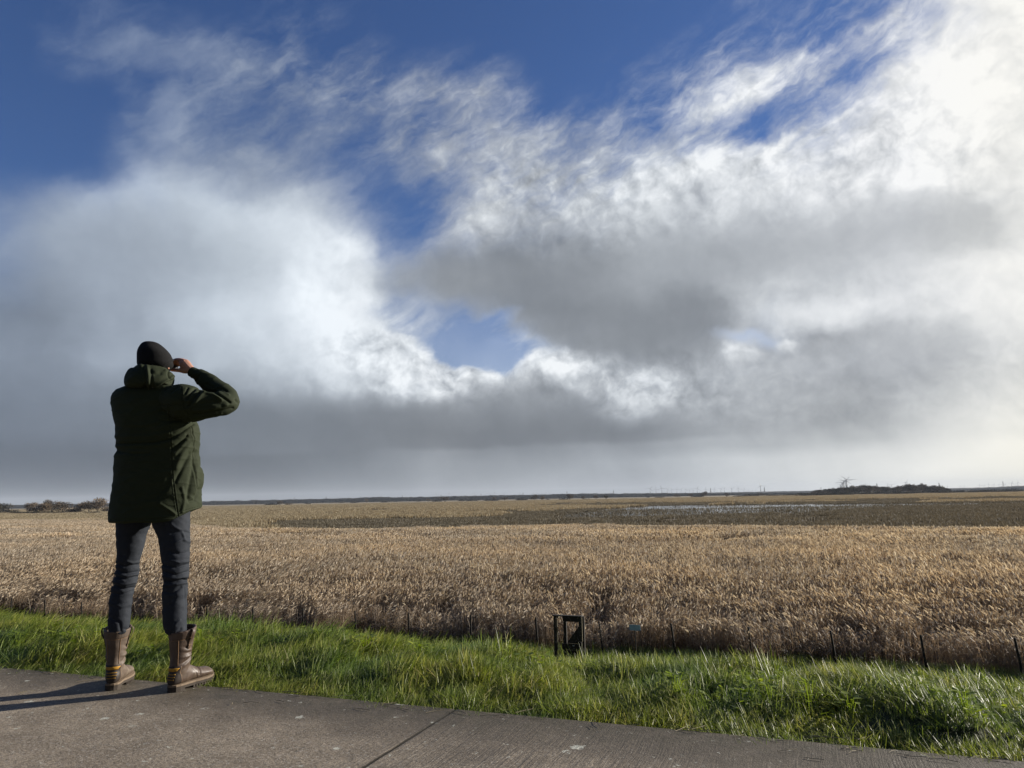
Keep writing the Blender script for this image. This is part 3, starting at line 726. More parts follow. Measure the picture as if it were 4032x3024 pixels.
# ------------------------------------------------------------------ fence posts
M_POST = flat('post_wood', (0.018, 0.015, 0.012), 0.85, 0.3, 0.4, 30)
PT = [(46,2353),(177,2362),(321,2370),(484,2375),(648,2380),(815,2385),(996,2390),(1193,2399),(1398,2405),(1608,2413),(1853,2421),(2109,2431),(2360,2443),(2642,2455),(2946,2469),(3270,2483),(3625,2500),(3995,2512)]
PLAB = ["thin dark fence post nearest the left edge of the photo", "thin dark fence post second from the left edge, pale tip", "dark fence post standing just left of the person's legs",
 "fence post behind the left leg of the person", "fence post showing between the knees and boots of the person", "first dark fence post right of the person's legs", "second fence post right of the person, pale reed behind its tip",
 "third fence post right of the person, at the foot of the reeds", "fence post above the highest tuft of the grass verge", "dark fence post midway between the person and the timber frame", "fence post two places left of the timber frame",
 "dark fence post just left of the timber frame", "short fence post between the timber frame and the small blue sign", "dark fence post just right of the small blue sign", "fence post second to the right of the blue sign",
 "leaning dark post third to the right of the blue sign", "dark slightly leaning post second from the right edge", "half faded fence post at the right edge of the photo"]
for i, (px, py) in enumerate(PT):
    d = ray(px, py); k = 27.25/(d.x*NV.x + d.y*NV.y); top = Vector((d.x*k, d.y*k, CAMZ+d.z*k))
    if i == 12: top = Vector((d.x*k, d.y*k, CAMZ+d.z*k-0.12))
    lean = Vector((RND.uniform(0.02, 0.09)+(0.05 if i > 11 else 0), RND.uniform(-0.02, 0.03), 0))
    base = Vector((top.x+lean.x, top.y+lean.y, -4.72)); H = top.z-base.z
    mb = MB(); r = RND.uniform(0.034, 0.040)*(0.75 if i == 12 else 1)
    mb.tube([(0, 0, 0), (-lean.x*0.5+RND.uniform(-.008, .008), -lean.y*0.5, H*0.5), (-lean.x, -lean.y, H-0.015), (-lean.x, -lean.y, H)], [r*1.1, r, r*0.95, r*0.7], 7)
    o = mb.make('fence_post', M_POST, smooth=True); o.location = base
    tag(o, PLAB[i], 'fence post', 'fence posts along the foot of the dike')
# ------------------------------------------------------------------ timber frame at the reed edge
M_TIM = flat('old_timber', (0.026, 0.022, 0.018), 0.8, 0.35, 0.5, 12)
M_TIMP = flat('sunlit_timber', (0.17, 0.15, 0.105), 0.8, 0.3, 0.3, 15)  # paler copy of the timber colour, paints sunlight on the frame
SF = 25.6
def on_s(px, py, s):
    d = ray(px, py); k = s/(d.x*NV.x + d.y*NV.y); return Vector((d.x*k, d.y*k, CAMZ+d.z*k))
A = on_s(2178, 2422, SF); B = on_s(2290, 2424, SF)
ang = math.atan2((B-A).y, (B-A).x); Wf = math.hypot((B-A).x, (B-A).y); Zt = (A.z+B.z)/2
fr = empty('timber_frame', ((A.x+B.x)/2, (A.y+B.y)/2, prof(SF)), ang); Hf = Zt - prof(SF)
tag(fr, 'dark box shaped timber frame standing in the grass at the edge of the reeds', 'timber frame')
def tb(name, lo, hi, m_=M_TIM, M=None):
    mb = MB(); mb.box(lo, hi, M); o = mb.make(name, m_, fr)
    bv = o.modifiers.new('bevel', 'BEVEL'); bv.width = 0.006; bv.segments = 1
    return o
w2 = Wf/2
tb('post', (-w2+0.02, -0.04, -0.1), (-w2+0.11, 0.05, Hf-0.045)); tb('post', (w2-0.11, -0.04, -0.1), (w2-0.02, 0.05, Hf-0.045))
tb('post', (-w2+0.19, 0.55, -0.1), (-w2+0.30, 0.65, Hf-0.10)); tb('post', (w2-0.20, 0.55, -0.1), (w2-0.08, 0.65, Hf-0.10))
tb('cap_board', (-w2-0.015, -0.07, Hf-0.042), (w2+0.015, 0.12, Hf))
tb('rear_beam', (-w2+0.18, 0.52, Hf-0.30), (w2-0.07, 0.548, Hf-0.103))
tb('side_rail', (-w2+0.112, 0.053, Hf-0.11), (-w2+0.17, 0.56, Hf-0.048), M_TIMP); tb('side_rail', (w2-0.17, 0.053, Hf-0.11), (w2-0.112, 0.56, Hf-0.048), M_TIMP)
tb('sunlit_edge_strip', (-w2+0.115, 0.0, 0.45), (-w2+0.145, 0.03, Hf-0.12), M_TIMP); tb('sunlit_edge_strip', (w2-0.017, -0.02, 0.75), (w2+0.010, 0.02, Hf-0.06), M_TIMP)  # thin pale strips paint the sunlit right edges of the front posts
tb('lower_board', (-w2+0.2, 0.30, 0.40), (w2-0.12, 0.34, 0.60)); tb('lower_board', (-w2+0.35, 0.36, -0.1), (w2-0.12, 0.39, 0.38))
mb = MB(); mb.add([(w2-0.15, 0.40, Hf-0.32), (w2-0.15, 0.43, Hf-0.32), (w2-0.68, 0.40, 0.61), (w2-0.68, 0.43, 0.61), (w2-0.15, 0.40, 0.61), (w2-0.15, 0.43, 0.61)], [(0, 2, 4), (1, 5, 3), (0, 1, 3, 2), (0, 4, 5, 1), (2, 3, 5, 4)]); mb.make('slanting_panel', M_TIM, fr)
mb = MB(); mb.box((0.07, 0.292, 0.53), (0.14, 0.298, 0.56)); mb.make('label_plate', flat('plate', (0.45, 0.47, 0.46), 0.5), fr)
# ------------------------------------------------------------------ small sign
a = on_s(2478, 2461, 26.6); c = on_s(2521, 2482, 26.6)
ang = math.atan2(c.y-a.y, c.x-a.x); Ws = math.hypot(c.x-a.x, c.y-a.y)
sg = empty('sign', ((a.x+c.x)/2, (a.y+c.y)/2, -4.7), ang); tag(sg, 'small pale blue rectangular sign low against the reeds, right of the timber frame', 'sign')
zc = (a.z+c.z)/2 + 4.7
m, n, b = mat('sign_face')
P = n.n.new('ShaderNodeTexCoord').outputs['Object']
k_ = n.vor(n.vmath('MULTIPLY', P, (1, 1, 1.6)), 16, 'DISTANCE_TO_EDGE')
n.put(b.inputs['Base Color'], n.mix(n.math('MULTIPLY', n.maprange(k_, 0.09, 0.04), 0.5), (0.30, 0.44, 0.58), (0.18, 0.27, 0.38))); b.inputs['Roughness'].default_value = 0.5
mb = MB(); mb.box((-Ws/2, -0.008, zc-0.095), (Ws/2, 0.004, zc+0.095)); mb.make('panel', m, sg)
mb = MB(); mb.box((-0.018, 0.006, -0.05), (0.018, 0.036, zc+0.07)); mb.make('post', M_POST, sg)
# ------------------------------------------------------------------ bare bushes and trees on the far side of the marsh
def twigmat(name, c0, c1):
    m, n, b = mat(name)
    a = n.n.new('ShaderNodeAttribute'); a.attribute_name = 'tone'
    n.put(b.inputs['Base Color'], n.mix(a.outputs['Fac'], c0, c1)); b.inputs['Roughness'].default_value = 0.9; b.inputs['Specular IOR Level'].default_value = 0.15
    return m
M_TWIG = twigmat('twigs', (0.070, 0.057, 0.044), (0.18, 0.145, 0.11))
M_TWIGL = twigmat('pale_twigs', (0.12, 0.09, 0.06), (0.26, 0.20, 0.14))
M_TWIGD = twigmat('dark_twigs', (0.045, 0.042, 0.033), (0.11, 0.098, 0.075))
M_BARK = flat('bark', (0.07, 0.06, 0.048), 0.9, 0.2, 0.3, 3)
def crown_mesh(name, w_, h, z0, n_, m_, leaf, lobes=6, dome=False):
    "many small twig sprays filling a lumpy crown of width w_ and height h"
    mb = MB(); tn = []
    L = [(Vector((RND.uniform(-.32, .32)*w_, RND.uniform(-.32, .32)*w_, z0 + h*RND.uniform(.30, .72))), RND.uniform(.22, .36)) for k in range(lobes)]
    if dome: L = [(Vector((RND.uniform(-.36, .36)*w_, RND.uniform(-.3, .3)*w_, z0 + h*RND.uniform(.15, .5))), RND.uniform(.28, .42)) for k in range(lobes)]
    for i in range(n_):
        c, r = RND.choice(L); d = Vector((RND.gauss(0, 1), RND.gauss(0, 1), RND.gauss(0, 1))).normalized()
        rr = RND.random()**0.45
        p = c + Vector((d.x*w_*r, d.y*w_*r, d.z*h*r*1.15))*rr
        if p.z < 0: p.z = RND.random()*0.3*h
        u_ = (d + Vector((RND.gauss(0, .6), RND.gauss(0, .6), RND.gauss(0.6, .6)))).normalized()*leaf*RND.uniform(.6, 1.5)
        v_ = u_.cross(Vector((RND.gauss(0, 1), RND.gauss(0, 1), RND.gauss(0, 1)))).normalized()*leaf*RND.uniform(.25, .5)
        mb.add([p-u_*.5-v_*.4, p-u_*.5+v_*.4, p+u_*.5+v_, p+u_*.9, p+u_*.5-v_], [(0, 1, 2, 3, 4)]); tn.append(RND.random())
    me = mb.mesh(name, (m_,), False); add_tone(me, tn); return me
def trunk_mesh(h, w_, multi=3):
    mb = MB()
    for k in range(multi):
        a = RND.uniform(0, 6.28); b_ = Vector((math.cos(a), math.sin(a), 0))*w_*0.04
        e = Vector((math.cos(a)*w_*RND.uniform(.05, .22), math.sin(a)*w_*RND.uniform(.05, .22), h*RND.uniform(.7, .92)))
        r = h*0.017
        mid = b_.lerp(e, .5)*1.0 - Vector((math.cos(a), math.sin(a), 0))*w_*0.04
        mb.tube([b_, mid, e], [r, r*.7, r*.2], 5)
        for j in range(5):
            f = RND.uniform(.35, .85); s0 = b_.lerp(e, f); aa = RND.uniform(0, 6.28)
            mb.tube([s0, s0 + Vector((math.cos(aa)*w_*.2, math.sin(aa)*w_*.2, h*.16))], [r*.4, r*.12], 4)
    return mb.mesh('trunk', (M_BARK,), True)
TREES = {}
for key, (m_, n_) in {'grey': (M_TWIG, 1500), 'pale': (M_TWIGL, 1500), 'dark': (M_TWIGD, 1500)}.items():
    TREES[key] = [(crown_mesh('crown', 6.0, 6.6, 1.0, n_, m_, 0.34, 8), trunk_mesh(6.5, 6.0)) for k in range(3)]
BUSH = {key: [crown_mesh('bush', 6.0, 3.0, 0.0, 700, m_, 0.34, 9, True) for k in range(3)] for key, m_ in (('grey', M_TWIG), ('pale', M_TWIGL), ('dark', M_TWIGD))}
def place_tree(px, ybase, wpx, hpx, key, label, group, cat='tree'):
    p = on_z(px, ybase, GZ); D = ray(px, ybase); dist = p.y
    k = dist/FPX/ D.y * 1.0
    ppm = FPX/((RM.transposed() @ (p - Vector((0, 0, CAMZ)))).z*-1)      # pixels per metre there
    w_ = wpx/ppm; h = hpx/ppm
    i = RND.randrange(3)
    if cat == 'tree':
        r = empty('bare_tree', p, RND.uniform(0, 6.28)); r.scale = (w_/6.0, w_/6.0, h/7.6)
        cr, tr = TREES[key][i]
        o = link(bpy.data.objects.new('crown', cr), r); o = link(bpy.data.objects.new('trunk', tr), r)
    else:
        r = link(bpy.data.objects.new('bush', BUSH[key][i])); r.location = p; r.rotation_euler = (0, 0, RND.uniform(-0.4, 0.4)+(3.14 if RND.random() < .5 else 0)); r.scale = (w_/6.0, min(w_, h*3)/6.0, h/3.0)
    tag(r, label, cat, group)
# left group (photo px: x, base y, width, height)
GL = 'trees and scrub at the left edge of the marsh'
for a in [(6, 2022, 60, 40, 'dark', 'dark bare tree cut by the left edge of the photo', 'tree'),
 (30, 2024, 90, 20, 'dark', 'low rounded scrub at the left edge below the trees', 'bush'), (75, 2027, 70, 14, 'dark', 'flat dark scrub just left of the pale tree', 'bush'),
 (118, 2022, 46, 38, 'pale', 'pale leafless tree furthest left of the tree line beside the person', 'tree'), (150, 2024, 60, 36, 'grey', 'small grey bare tree right of the pale leftmost tree', 'tree'),
 (176, 2025, 46, 38, 'pale', 'light brown bare tree left of the broad tree', 'tree'), (204, 2023, 56, 48, 'grey', 'broad bare tree with visible branches in the middle of the left row', 'tree'),
 (244, 2022, 52, 42, 'grey', 'grey brown bare tree right of the broad tree', 'tree'), (288, 2022, 60, 26, 'pale', 'pale dome of scrub between the grey trees of the left row', 'bush'),
 (318, 2021, 56, 38, 'pale', 'pinkish brown bare tree left of the tallest pair', 'tree'), (350, 2021, 42, 42, 'grey', 'dark grey bare tree leaning against the tallest one', 'tree'),
 (384, 2020, 60, 54, 'pale', 'tallest rounded bare tree of the left row beside the jacket', 'tree'), (420, 2019, 60, 26, 'grey', 'pale scrub touching the hem of the jacket', 'bush'),
 (360, 2026, 44, 13, 'dark', 'small dark bush standing out in front of the left row', 'bush'), (120, 2027, 120, 14, 'dark', 'long dark strip of scrub under the leftmost trees', 'bush'),
 (230, 2026, 150, 13, 'dark', 'dark strip of scrub below the broad bare tree', 'bush'), (448, 2018, 50, 20, 'pale', 'pale bush right at the edge of the jacket hem', 'bush')]:
    place_tree(a[0], a[1], a[2]*1.1, a[3]*1.15, a[4], a[5], GL, a[6])
def hz(px): return 1961 - 0.0185*(px-2016)
# scattered bushes along the far edge
FB = [(1075, 10, 60, 7, 'dark', 'bush'), (1102, 11, 30, 17, 'grey', 'tree'), (1137, 11, 24, 9, 'grey', 'bush'), (1213, 9, 22, 6, 'dark', 'bush'), (1344, 7, 22, 7, 'dark', 'bush'), (1398, 8, 36, 9, 'dark', 'bush'),
 (1443, 8, 16, 15, 'pale', 'tree'), (1518, 8, 40, 10, 'dark', 'bush'), (1560, 7, 18, 5, 'dark', 'bush'), (1645, 7, 26, 5, 'grey', 'bush'), (1688, 8, 20, 12, 'grey', 'tree'), (1722, 9, 36, 7, 'dark', 'bush'),
 (1752, 10, 42, 20, 'grey', 'tree'), (1816, 9, 24, 8, 'dark', 'bush'), (1862, 9, 54, 8, 'dark', 'bush'), (1930, 10, 60, 8, 'dark', 'bush'), (1945, 9, 24, 16, 'grey', 'tree'), (1988, 10, 34, 14, 'grey', 'tree'),
 (2050, 11, 44, 12, 'dark', 'bush'), (2104, 12, 24, 24, 'grey', 'tree'), (2135, 12, 22, 18, 'pale', 'tree'), (2156, 13, 20, 8, 'dark', 'bush'), (2216, 12, 40, 8, 'dark', 'bush'), (2244, 13, 32, 26, 'grey', 'tree'),
 (2297, 11, 16, 14, 'grey', 'tree'), (2310, 12, 24, 5, 'dark', 'bush'), (2346, 12, 20, 18, 'grey', 'tree'), (2386, 12, 20, 19, 'dark', 'tree'), (2551, 8, 16, 5, 'dark', 'bush'), (2600, 9, 44, 4, 'dark', 'bush'),
 (2668, 9, 30, 12, 'grey', 'tree'), (2720, 10, 16, 15, 'grey', 'tree'), (2770, 10, 28, 22, 'grey', 'tree'), (2745, 10, 40, 7, 'dark', 'bush'), (2862, 12, 16, 18, 'grey', 'tree'), (2908, 12, 50, 7, 'dark', 'bush'),
 (2960, 12, 60, 12, 'dark', 'bush'), (3000, 12, 30, 14, 'grey', 'tree'), (3050, 12, 70, 9, 'dark', 'bush'), (3120, 12, 80, 11, 'dark', 'bush'), (3190, 13, 70, 10, 'dark', 'bush')]
for i, (px, dy, w_, h_, key, cat) in enumerate(FB):
    sz = 'round grey leafless tree' if cat == 'tree' and key == 'grey' else ('pale thin leafless tree' if key == 'pale' else ('dark leafless tree' if cat == 'tree' else ('long dark flat bush' if w_ > 40 else 'small dark bush')))
    if px < 1250: wh = 'far off across the marsh just right of the person'
    elif px < 1600: wh = 'at the far marsh edge between person and middle of horizon'
    elif px < 1900: wh = 'at the far marsh edge just left of mid horizon'
    elif px < 2200: wh = 'at the far marsh edge in the middle of the horizon'
    elif px < 2450: wh = 'at the far marsh edge before the dense turbine row'
    elif px < 2880: wh = 'below the row of small turbines right of centre'
    else: wh = 'at the far marsh edge left of the wooded copse'
    place_tree(px, hz(px)+dy, w_, h_, key, '%s %s' % (sz, wh), 'bushes and trees on the far edge of the marsh', cat)
# the copse on the right
for i in range(60):
    px = 3205 + i*9.0 + RND.uniform(-5, 5)
    h_ = np.interp(px, [3190, 3260, 3330, 3400, 3480, 3520, 3580, 3640, 3700, 3750], [14, 22, 26, 32, 28, 22, 31, 30, 24, 14])*RND.uniform(0.95, 1.35)
    place_tree(px, hz(px)+12+RND.uniform(-1, 1.5), 30*RND.uniform(.8, 1.3), h_, RND.choice(('grey', 'dark', 'grey')), 'grey leafless tree among the close set trees of the copse on the right', 'trees of the copse on the right')
for i in range(26):
    px = 3180 + i*34 + RND.uniform(-8, 8)
    if px < 3760: lab, gp = 'low dark thicket at the foot of the copse on the right horizon', 'thicket under the copse'
    else: lab, gp = 'long dark hedge like thicket on the horizon right of the copse', 'thicket right of the copse'
    place_tree(px, hz(px)+14+RND.uniform(-1, 1), 70, RND.uniform(12, 17), 'dark', lab, gp, 'bush')
# stray bush in the reeds
place_tree(1370, 2165, 140, 50, 'grey', 'grey twiggy bush swallowed by the tall reeds right of the person', None, 'bush')
# ------------------------------------------------------------------ far wood
m_ = twigmat('far_wood', (0.030, 0.034, 0.036), (0.05, 0.052, 0.048))
mb = MB(); tn = []
def wood_strip(D, hfun, px0, px1, step=8, base=GZ):
    xs = []; px = px0
    while px <= px1:
        p = ray(px, hz(px)); k = D/p.y; xs.append((p.x*k, px)); px += step
    rows = [(0, 0.0), (3, 0.75), (12, 0.97), (40, 1.0), (80, 0.9)]
    vs = []
    for x, px in xs:
        H = hfun(px)
        for dy, f in rows:
            hh = H*f*(1 + 0.16*ns(x*0.03, dy*0.1, D) + 0.12*ns(x*0.11, dy*0.2, D+3)) if f else 0
            vs.append((x + 3*ns(x, dy, 1), D+dy + 3*ns(x*0.7, dy, 2), base+hh))
    k = len(rows); f_ = [(i*k+j, (i+1)*k+j, (i+1)*k+j+1, i*k+j+1) for i in range(len(xs)-1) for j in range(k-1)]
    mb.add(vs, f_)
wood_strip(2700, lambda px: np.interp(px, [-300, 0, 900, 1300, 1440, 1500, 1560, 2000, 2300, 2600, 2900, 3300], [12, 13, 14, 15, 17, 18, 15, 16, 16, 13, 9, 6])*1.0, -300, 3300)
wood_strip(5200, lambda px: 17.0, 2300, 4400, 10)
wood_strip(3600, lambda px: np.interp(px, [3600, 3800, 3950, 4032, 4400], [6, 10, 15, 18, 20]), 3600, 4400)
me = mb.mesh('far_wood', (m_,), False); add_tone(me, [RND.random() for f in mb.f])
tag(link(bpy.data.objects.new('far_wood', me)), 'dark blue grey belt of distant woodland along the horizon', 'woodland', kind='stuff')
# ------------------------------------------------------------------ wind turbines
M_TUR = flat('turbine_paint', (0.13, 0.14, 0.15), 0.5, 0.4, 0.05, 0.05)
def turbine_meshes():
    mb = MB(); mb.tube([(0, 0, 0), (0, 0, 50), (0, 0, 98.5)], [2.4, 2.0, 1.4], 12); tw = mb.mesh('tower', (M_TUR,), True)
    mb = MB(); mb.tube([(0, -3.4, 100), (0, -2.5, 100), (0, 5, 100.2), (0, 6.5, 100.1)], [1.5, 1.9, 1.9, 1.0], 10); na_ = mb.mesh('nacelle', (M_TUR,), True)
    mb = MB(); mb.tube([(0, -6.0, 0), (0, -5.2, 0), (0, -3.5, 0)], [0.2, 1.2, 1.6], 10); hb = mb.mesh('hub', (M_TUR,), True)
    vs = []; secs = [(1.0, 1.0, 1.0), (5, 2.0, 0.8), (9, 2.1, 0.5), (20, 1.5, 0.32), (32, 0.95, 0.2), (41, 0.35, 0.08)]
    for r, c, th in secs: vs += [(-c*0.6, -4.4, r), (0, -4.4-th, r), (c*1.2, -4.4, r), (0, -4.4+th, r)]
    fs = [(i*4+k, i*4+(k+1) % 4, (i+1)*4+(k+1) % 4, (i+1)*4+k) for i in range(len(secs)-1) for k in range(4)] + [(3, 2, 1, 0), tuple((len(secs)-1)*4+k for k in range(4))]
    return tw, na_, hb, mesh('blade', vs, fs, (M_TUR,), True)
TM = turbine_meshes()
def turbine(px, up, label, group, rot=None, face=None, hub=100.0, rr=1.0):
    "px = column of the tower, up = pixels from horizon to hub"
    D0 = (hub-5.7)*FPX/up; r_ = ray(px, hz(px)); k = D0/r_.y
    s = hub/100.0
    o = empty('wind_turbine', (r_.x*k, r_.y*k, GZ), (RND.uniform(-0.5, 0.5) if face is None else face)); o.scale = (s*2.1, s*2.1, s)
    tag(o, label, 'wind turbine', group)
    link(bpy.data.objects.new('tower', TM[0]), o); link(bpy.data.objects.new('nacelle', TM[1]), o)
    h_ = link(bpy.data.objects.new('hub', TM[2]), o); h_.location = (0, 0, 100)
    a = RND.uniform(0, 2.09) if rot is None else rot
    for j in range(3):
        b_ = link(bpy.data.objects.new('blade', TM[3]), o); b_.location = (0, 0, 100); b_.rotation_euler = (0, a + j*2.0944, 0); b_.scale = (1.0*rr, 1.0, rr)
def y_up(px, hy): return hz(px)-hy
GT = 'wind turbines far off on the horizon'
turbine(3337, 46, 'nearest and tallest wind turbine, its blades spread above the copse', GT, rot=math.radians(-33), face=-0.15, rr=1.0)
for j, (px, up, r_) in enumerate([(3333, 43, 25), (3326, 40, 75), (3322, 37, 20), (3318, 34, 40), (3312, 27, 55), (3310, 23, 20)]):
    turbine(px, up, 'wind turbine of the tight row receding behind the tallest one at the copse', 'row of turbines receding behind the tallest one', rot=math.radians(r_), face=0.1)
turbine(2996, y_up(2996, 1914), 'tall lone wind turbine rising above the row right of centre', GT, rot=math.radians(-20), face=0.3)
for px, Y, r_ in [(2561, 150, 35), (2584, 155, 0), (2607, 148, -15), (2628, 155, 30), (2646, 157, -20), (2666, 158, 5), (2682, 158, 35), (2700, 160, 10), (2715, 160, 50), (2730, 160, 50), (2746, 149, 20), (2780, 155, 0), (2813, 154, 20), (2839, 152, 40), (2854, 150, 5), (2882, 148, 55), (2908, 152, 0), (2930, 154, 15), (2949, 164, 0), (2963, 166, 0), (2976, 164, 10)]:
    turbine(px, y_up(px, 1850+Y/2.011), 'pale wind turbine in the dense far row left of the lone tall one', 'dense far row of turbines right of centre', rot=math.radians(r_))
for px, Y, r_ in [(1716, 193, 0), (1767, 191, 20), (1866, 190, 10), (1948, 185, 0), (1927, 190, 20), (1984, 188, 40), (2045, 187, 10), (2100, 189, 0)]:
    turbine(px, y_up(px, 1850+Y/2.011), 'small faint wind turbine on the horizon just left of the middle of the photo', 'faint turbines left of the middle', rot=math.radians(r_))
for px, Y in [(2117, 187), (2137, 187), (2151, 180), (2167, 186), (2213, 183), (2295, 184), (2312, 184), (2350, 185)]:
    turbine(px, y_up(px, 1850+Y/2.011), 'tiny wind turbine on the horizon just right of the middle of the photo', 'tiny turbines right of the middle')
for px, Y, r_, lab in [(3497, 242, 0, 'small turbine above the left part of the copse, left of its slightly larger neighbour'), (3512, 235, 60, 'turbine with a wide V of blades above the middle of the copse'), (3570, 215, 20, 'turbine standing highest over the right part of the copse'),
   (3612, 239, 40, 'low turbine half hidden by the copse right of the highest one there'), (3633, 234, 0, 'turbine over the right end of the copse')]:
    turbine(px, y_up(px, 1800+Y/2.143), lab, GT, rot=math.radians(r_))
for px, Y in [(3666, 250), (3732, 250), (3782, 248), (3797, 246)]:
    turbine(px, y_up(px, 1800+Y/2.143), 'very faint small turbine between the copse and the row at the right edge', 'faint turbines right of the copse')
for px, Y, r_ in [(3859, 238, 0), (3876, 236, 20), (3894, 233, 0), (3915, 232, 15), (3935, 233, 0), (3958, 230, 20), (3985, 220, 20), (3998, 240, 60), (4010, 217, 0)]:
    turbine(px, y_up(px, 1800+Y/2.143), 'wind turbine in the loose row above the horizon at the right edge', 'row of turbines at the right edge', rot=math.radians(r_))
# ------------------------------------------------------------------ pylons
M_PYL = flat('pylon_steel', (0.16, 0.17, 0.18), 0.6, 0.4, 0.1, 0.1)
def pylon_mesh():
    mb = MB(); prof_ = [(0, 4.2), (16, 2.2), (26, 1.2), (40, 0.8), (44, 0.15)]
    for (z0, w0), (z1, w1) in zip(prof_, prof_[1:]):
        for sx_, sy_ in ((1, 1), (1, -1), (-1, 1), (-1, -1)): mb.tube([(sx_*w0, sy_*w0, z0), (sx_*w1, sy_*w1, z1)], 0.35, 4)
        for q in range(4):
            c = [(1, 1), (1, -1), (-1, -1), (-1, 1)]; a_, b_ = c[q], c[(q+1) % 4]
            mb.tube([(a_[0]*w0, a_[1]*w0, z0), (b_[0]*w1, b_[1]*w1, z1)], 0.22, 4); mb.tube([(b_[0]*w0, b_[1]*w0, z0), (a_[0]*w1, a_[1]*w1, z1)], 0.22, 4)
    for z, L in ((26.5, 6.5), (33, 5.2), (39, 4.0)):
        mb.tube([(-L, 0, z), (L, 0, z)], 0.3, 4); mb.tube([(-L, 0, z), (0, 0, z+1.8)], 0.2, 4); mb.tube([(L, 0, z), (0, 0, z+1.8)], 0.2, 4)
    return mb.mesh('pylon', (M_PYL,))
PM = pylon_mesh()
for px, up, lab in [(1015, 13, 'faint pylon nearest the person, right of the jacket'), (1158, 18, 'second faint pylon right of the person'), (1284, 19, 'third faint pylon right of the person'), (1420, 17, 'pylon above the hump in the far wood'), (1584, 18, 'faint pylon left of the middle of the horizon'),
   (1737, 18, 'pylon between the two small turbines left of the middle'), (1894, 18, 'pylon left of the middle between faint turbines'), (2060, 20, 'pylon just right of the middle of the horizon'), (2233, 22, 'pylon behind the round bush right of the middle'), (2416, 23, 'pylon standing alone before the dense turbine row'),
   (2799, 24, 'pylon inside the dense row of turbines'), (3011, 24, 'pylon beside the lone tall turbine'), (3234, 20, 'pylon at the left end of the copse'), (3455, 30, 'pylon showing above the middle of the copse'), (3700, 28, 'slim pylon just right of the copse'), (3952, 30, 'pylon within the row of turbines at the right edge')]:
    D0 = (44-5.7)*FPX/up; r_ = ray(px, hz(px)); k = D0/r_.y
    o = link(bpy.data.objects.new('pylon', PM)); o.location = (r_.x*k, r_.y*k, GZ); o.rotation_euler = (0, 0, RND.uniform(0.5, 1.0)); o.scale = (1.3, 1.3, 1)
    tag(o, lab, 'pylon', 'electricity pylons on the horizon')
# ------------------------------------------------------------------ air
m = bpy.data.materials.new('haze'); m.use_nodes = True; n = NT(m.node_tree)
n.n.remove(n.n['Principled BSDF'])
pv = n.n.new('ShaderNodeVolumePrincipled'); pv.inputs['Color'].default_value = (0.80, 0.88, 1.0, 1); pv.inputs['Density'].default_value = 0.00005; pv.inputs['Anisotropy'].default_value = 0.0
n.l.new(pv.outputs[0], n.n['Material Output'].inputs['Volume'])
mb = MB(); mb.box((-15500, -15500, -6), (15500, 15500, 175))
o = mb.make('haze', m); tag(o, kind='stuff')
# ------------------------------------------------------------------ the person
from mathutils.bvhtree import BVHTree
def Z1(X, Y_): return (380 + X/2.074, 1300 + Y_/2.074)
def Z2(X, Y_): return (380 + X/2.074, 1980 + Y_/2.074)
def Z3(X, Y_): return (500 + X/4.739, 1330 + Y_/4.739)
def W(f, X, Y_, D): return at(*f(X, Y_), D)
def loft(rows, f, n=56, beta=0.0, ex=2.2, sub=10, cap=True):
    "rows: (y, x left, x right, distance, depth ratio); rings follow the two contour points"
    cb, sb = math.cos(beta), math.sin(beta); u = Vector((cb, -sb, 0)); v = Vector((sb, cb, 0))
    ys = [r[0] for r in rows]; out = []
    N = (len(rows)-1)*sub
    for i in range(N+1):
        g = i/sub; k = min(int(g), len(rows)-2); fr_ = g-k
        def cr(j):
            p0 = rows[max(k-1, 0)][j]; p1 = rows[k][j]; p2 = rows[k+1][j]; p3 = rows[min(k+2, len(rows)-1)][j]
            t = fr_; return 0.5*((2*p1) + (-p0+p2)*t + (2*p0-5*p1+4*p2-p3)*t*t + (-p0+3*p1-3*p2+p3)*t**3)
        y, xl, xr, D, kk = (cr(j) for j in range(5))
        A = W(f, xl, y, D); B = W(f, xr, y, D); c = (A+B)/2
        vd = Vector((c.x, c.y, 0)).normalized(); rt = Vector((vd.y, -vd.x, 0))            # line of sight and its right
        Ah = Vector((A.x, A.y, 0)).normalized(); Bh = Vector((B.x, B.y, 0)).normalized(); R_ = math.hypot(c.x, c.y)
        w_ = R_*(Bh.dot(rt)/Bh.dot(vd) - Ah.dot(rt)/Ah.dot(vd))/2
        a = w_/math.sqrt(u.dot(rt)**2 + (kk*v.dot(rt))**2); b = a*kk
        ring = []
        for j in range(n):
            th = 2*math.pi*j/n; co, si = math.cos(th), math.sin(th)
            ring.append(c + u*(a*math.copysign(abs(co)**(2/ex), co)) + v*(b*math.copysign(abs(si)**(2/ex), si)))
        out.append(ring)
    vs = [q for r in out for q in r]
    fs = [(i*n+j, i*n+(j+1) % n, (i+1)*n+(j+1) % n, (i+1)*n+j) for i in range(len(out)-1) for j in range(n)]
    if cap: fs += [tuple(range(n))[::-1], tuple((len(out)-1)*n+j for j in range(n))]
    return vs, fs
def smooth_path(pts, sub=8):
    "Catmull-Rom through (Vector, radius) pairs"
    out = []
    for k in range(len(pts)-1):
        P = [pts[max(k-1, 0)], pts[k], pts[k+1], pts[min(k+2, len(pts)-1)]]
        for i in range(sub):
            t = i/sub
            cr = lambda a, b, c, d: 0.5*((b*2) + (c-a)*t + (a*2-b*5+c*4-d)*t*t + (b*3-a-c*3+d)*t**3)
            out.append((cr(*[p[0] for p in P]), cr(*[p[1] for p in P])))
    out.append(pts[-1]); return out
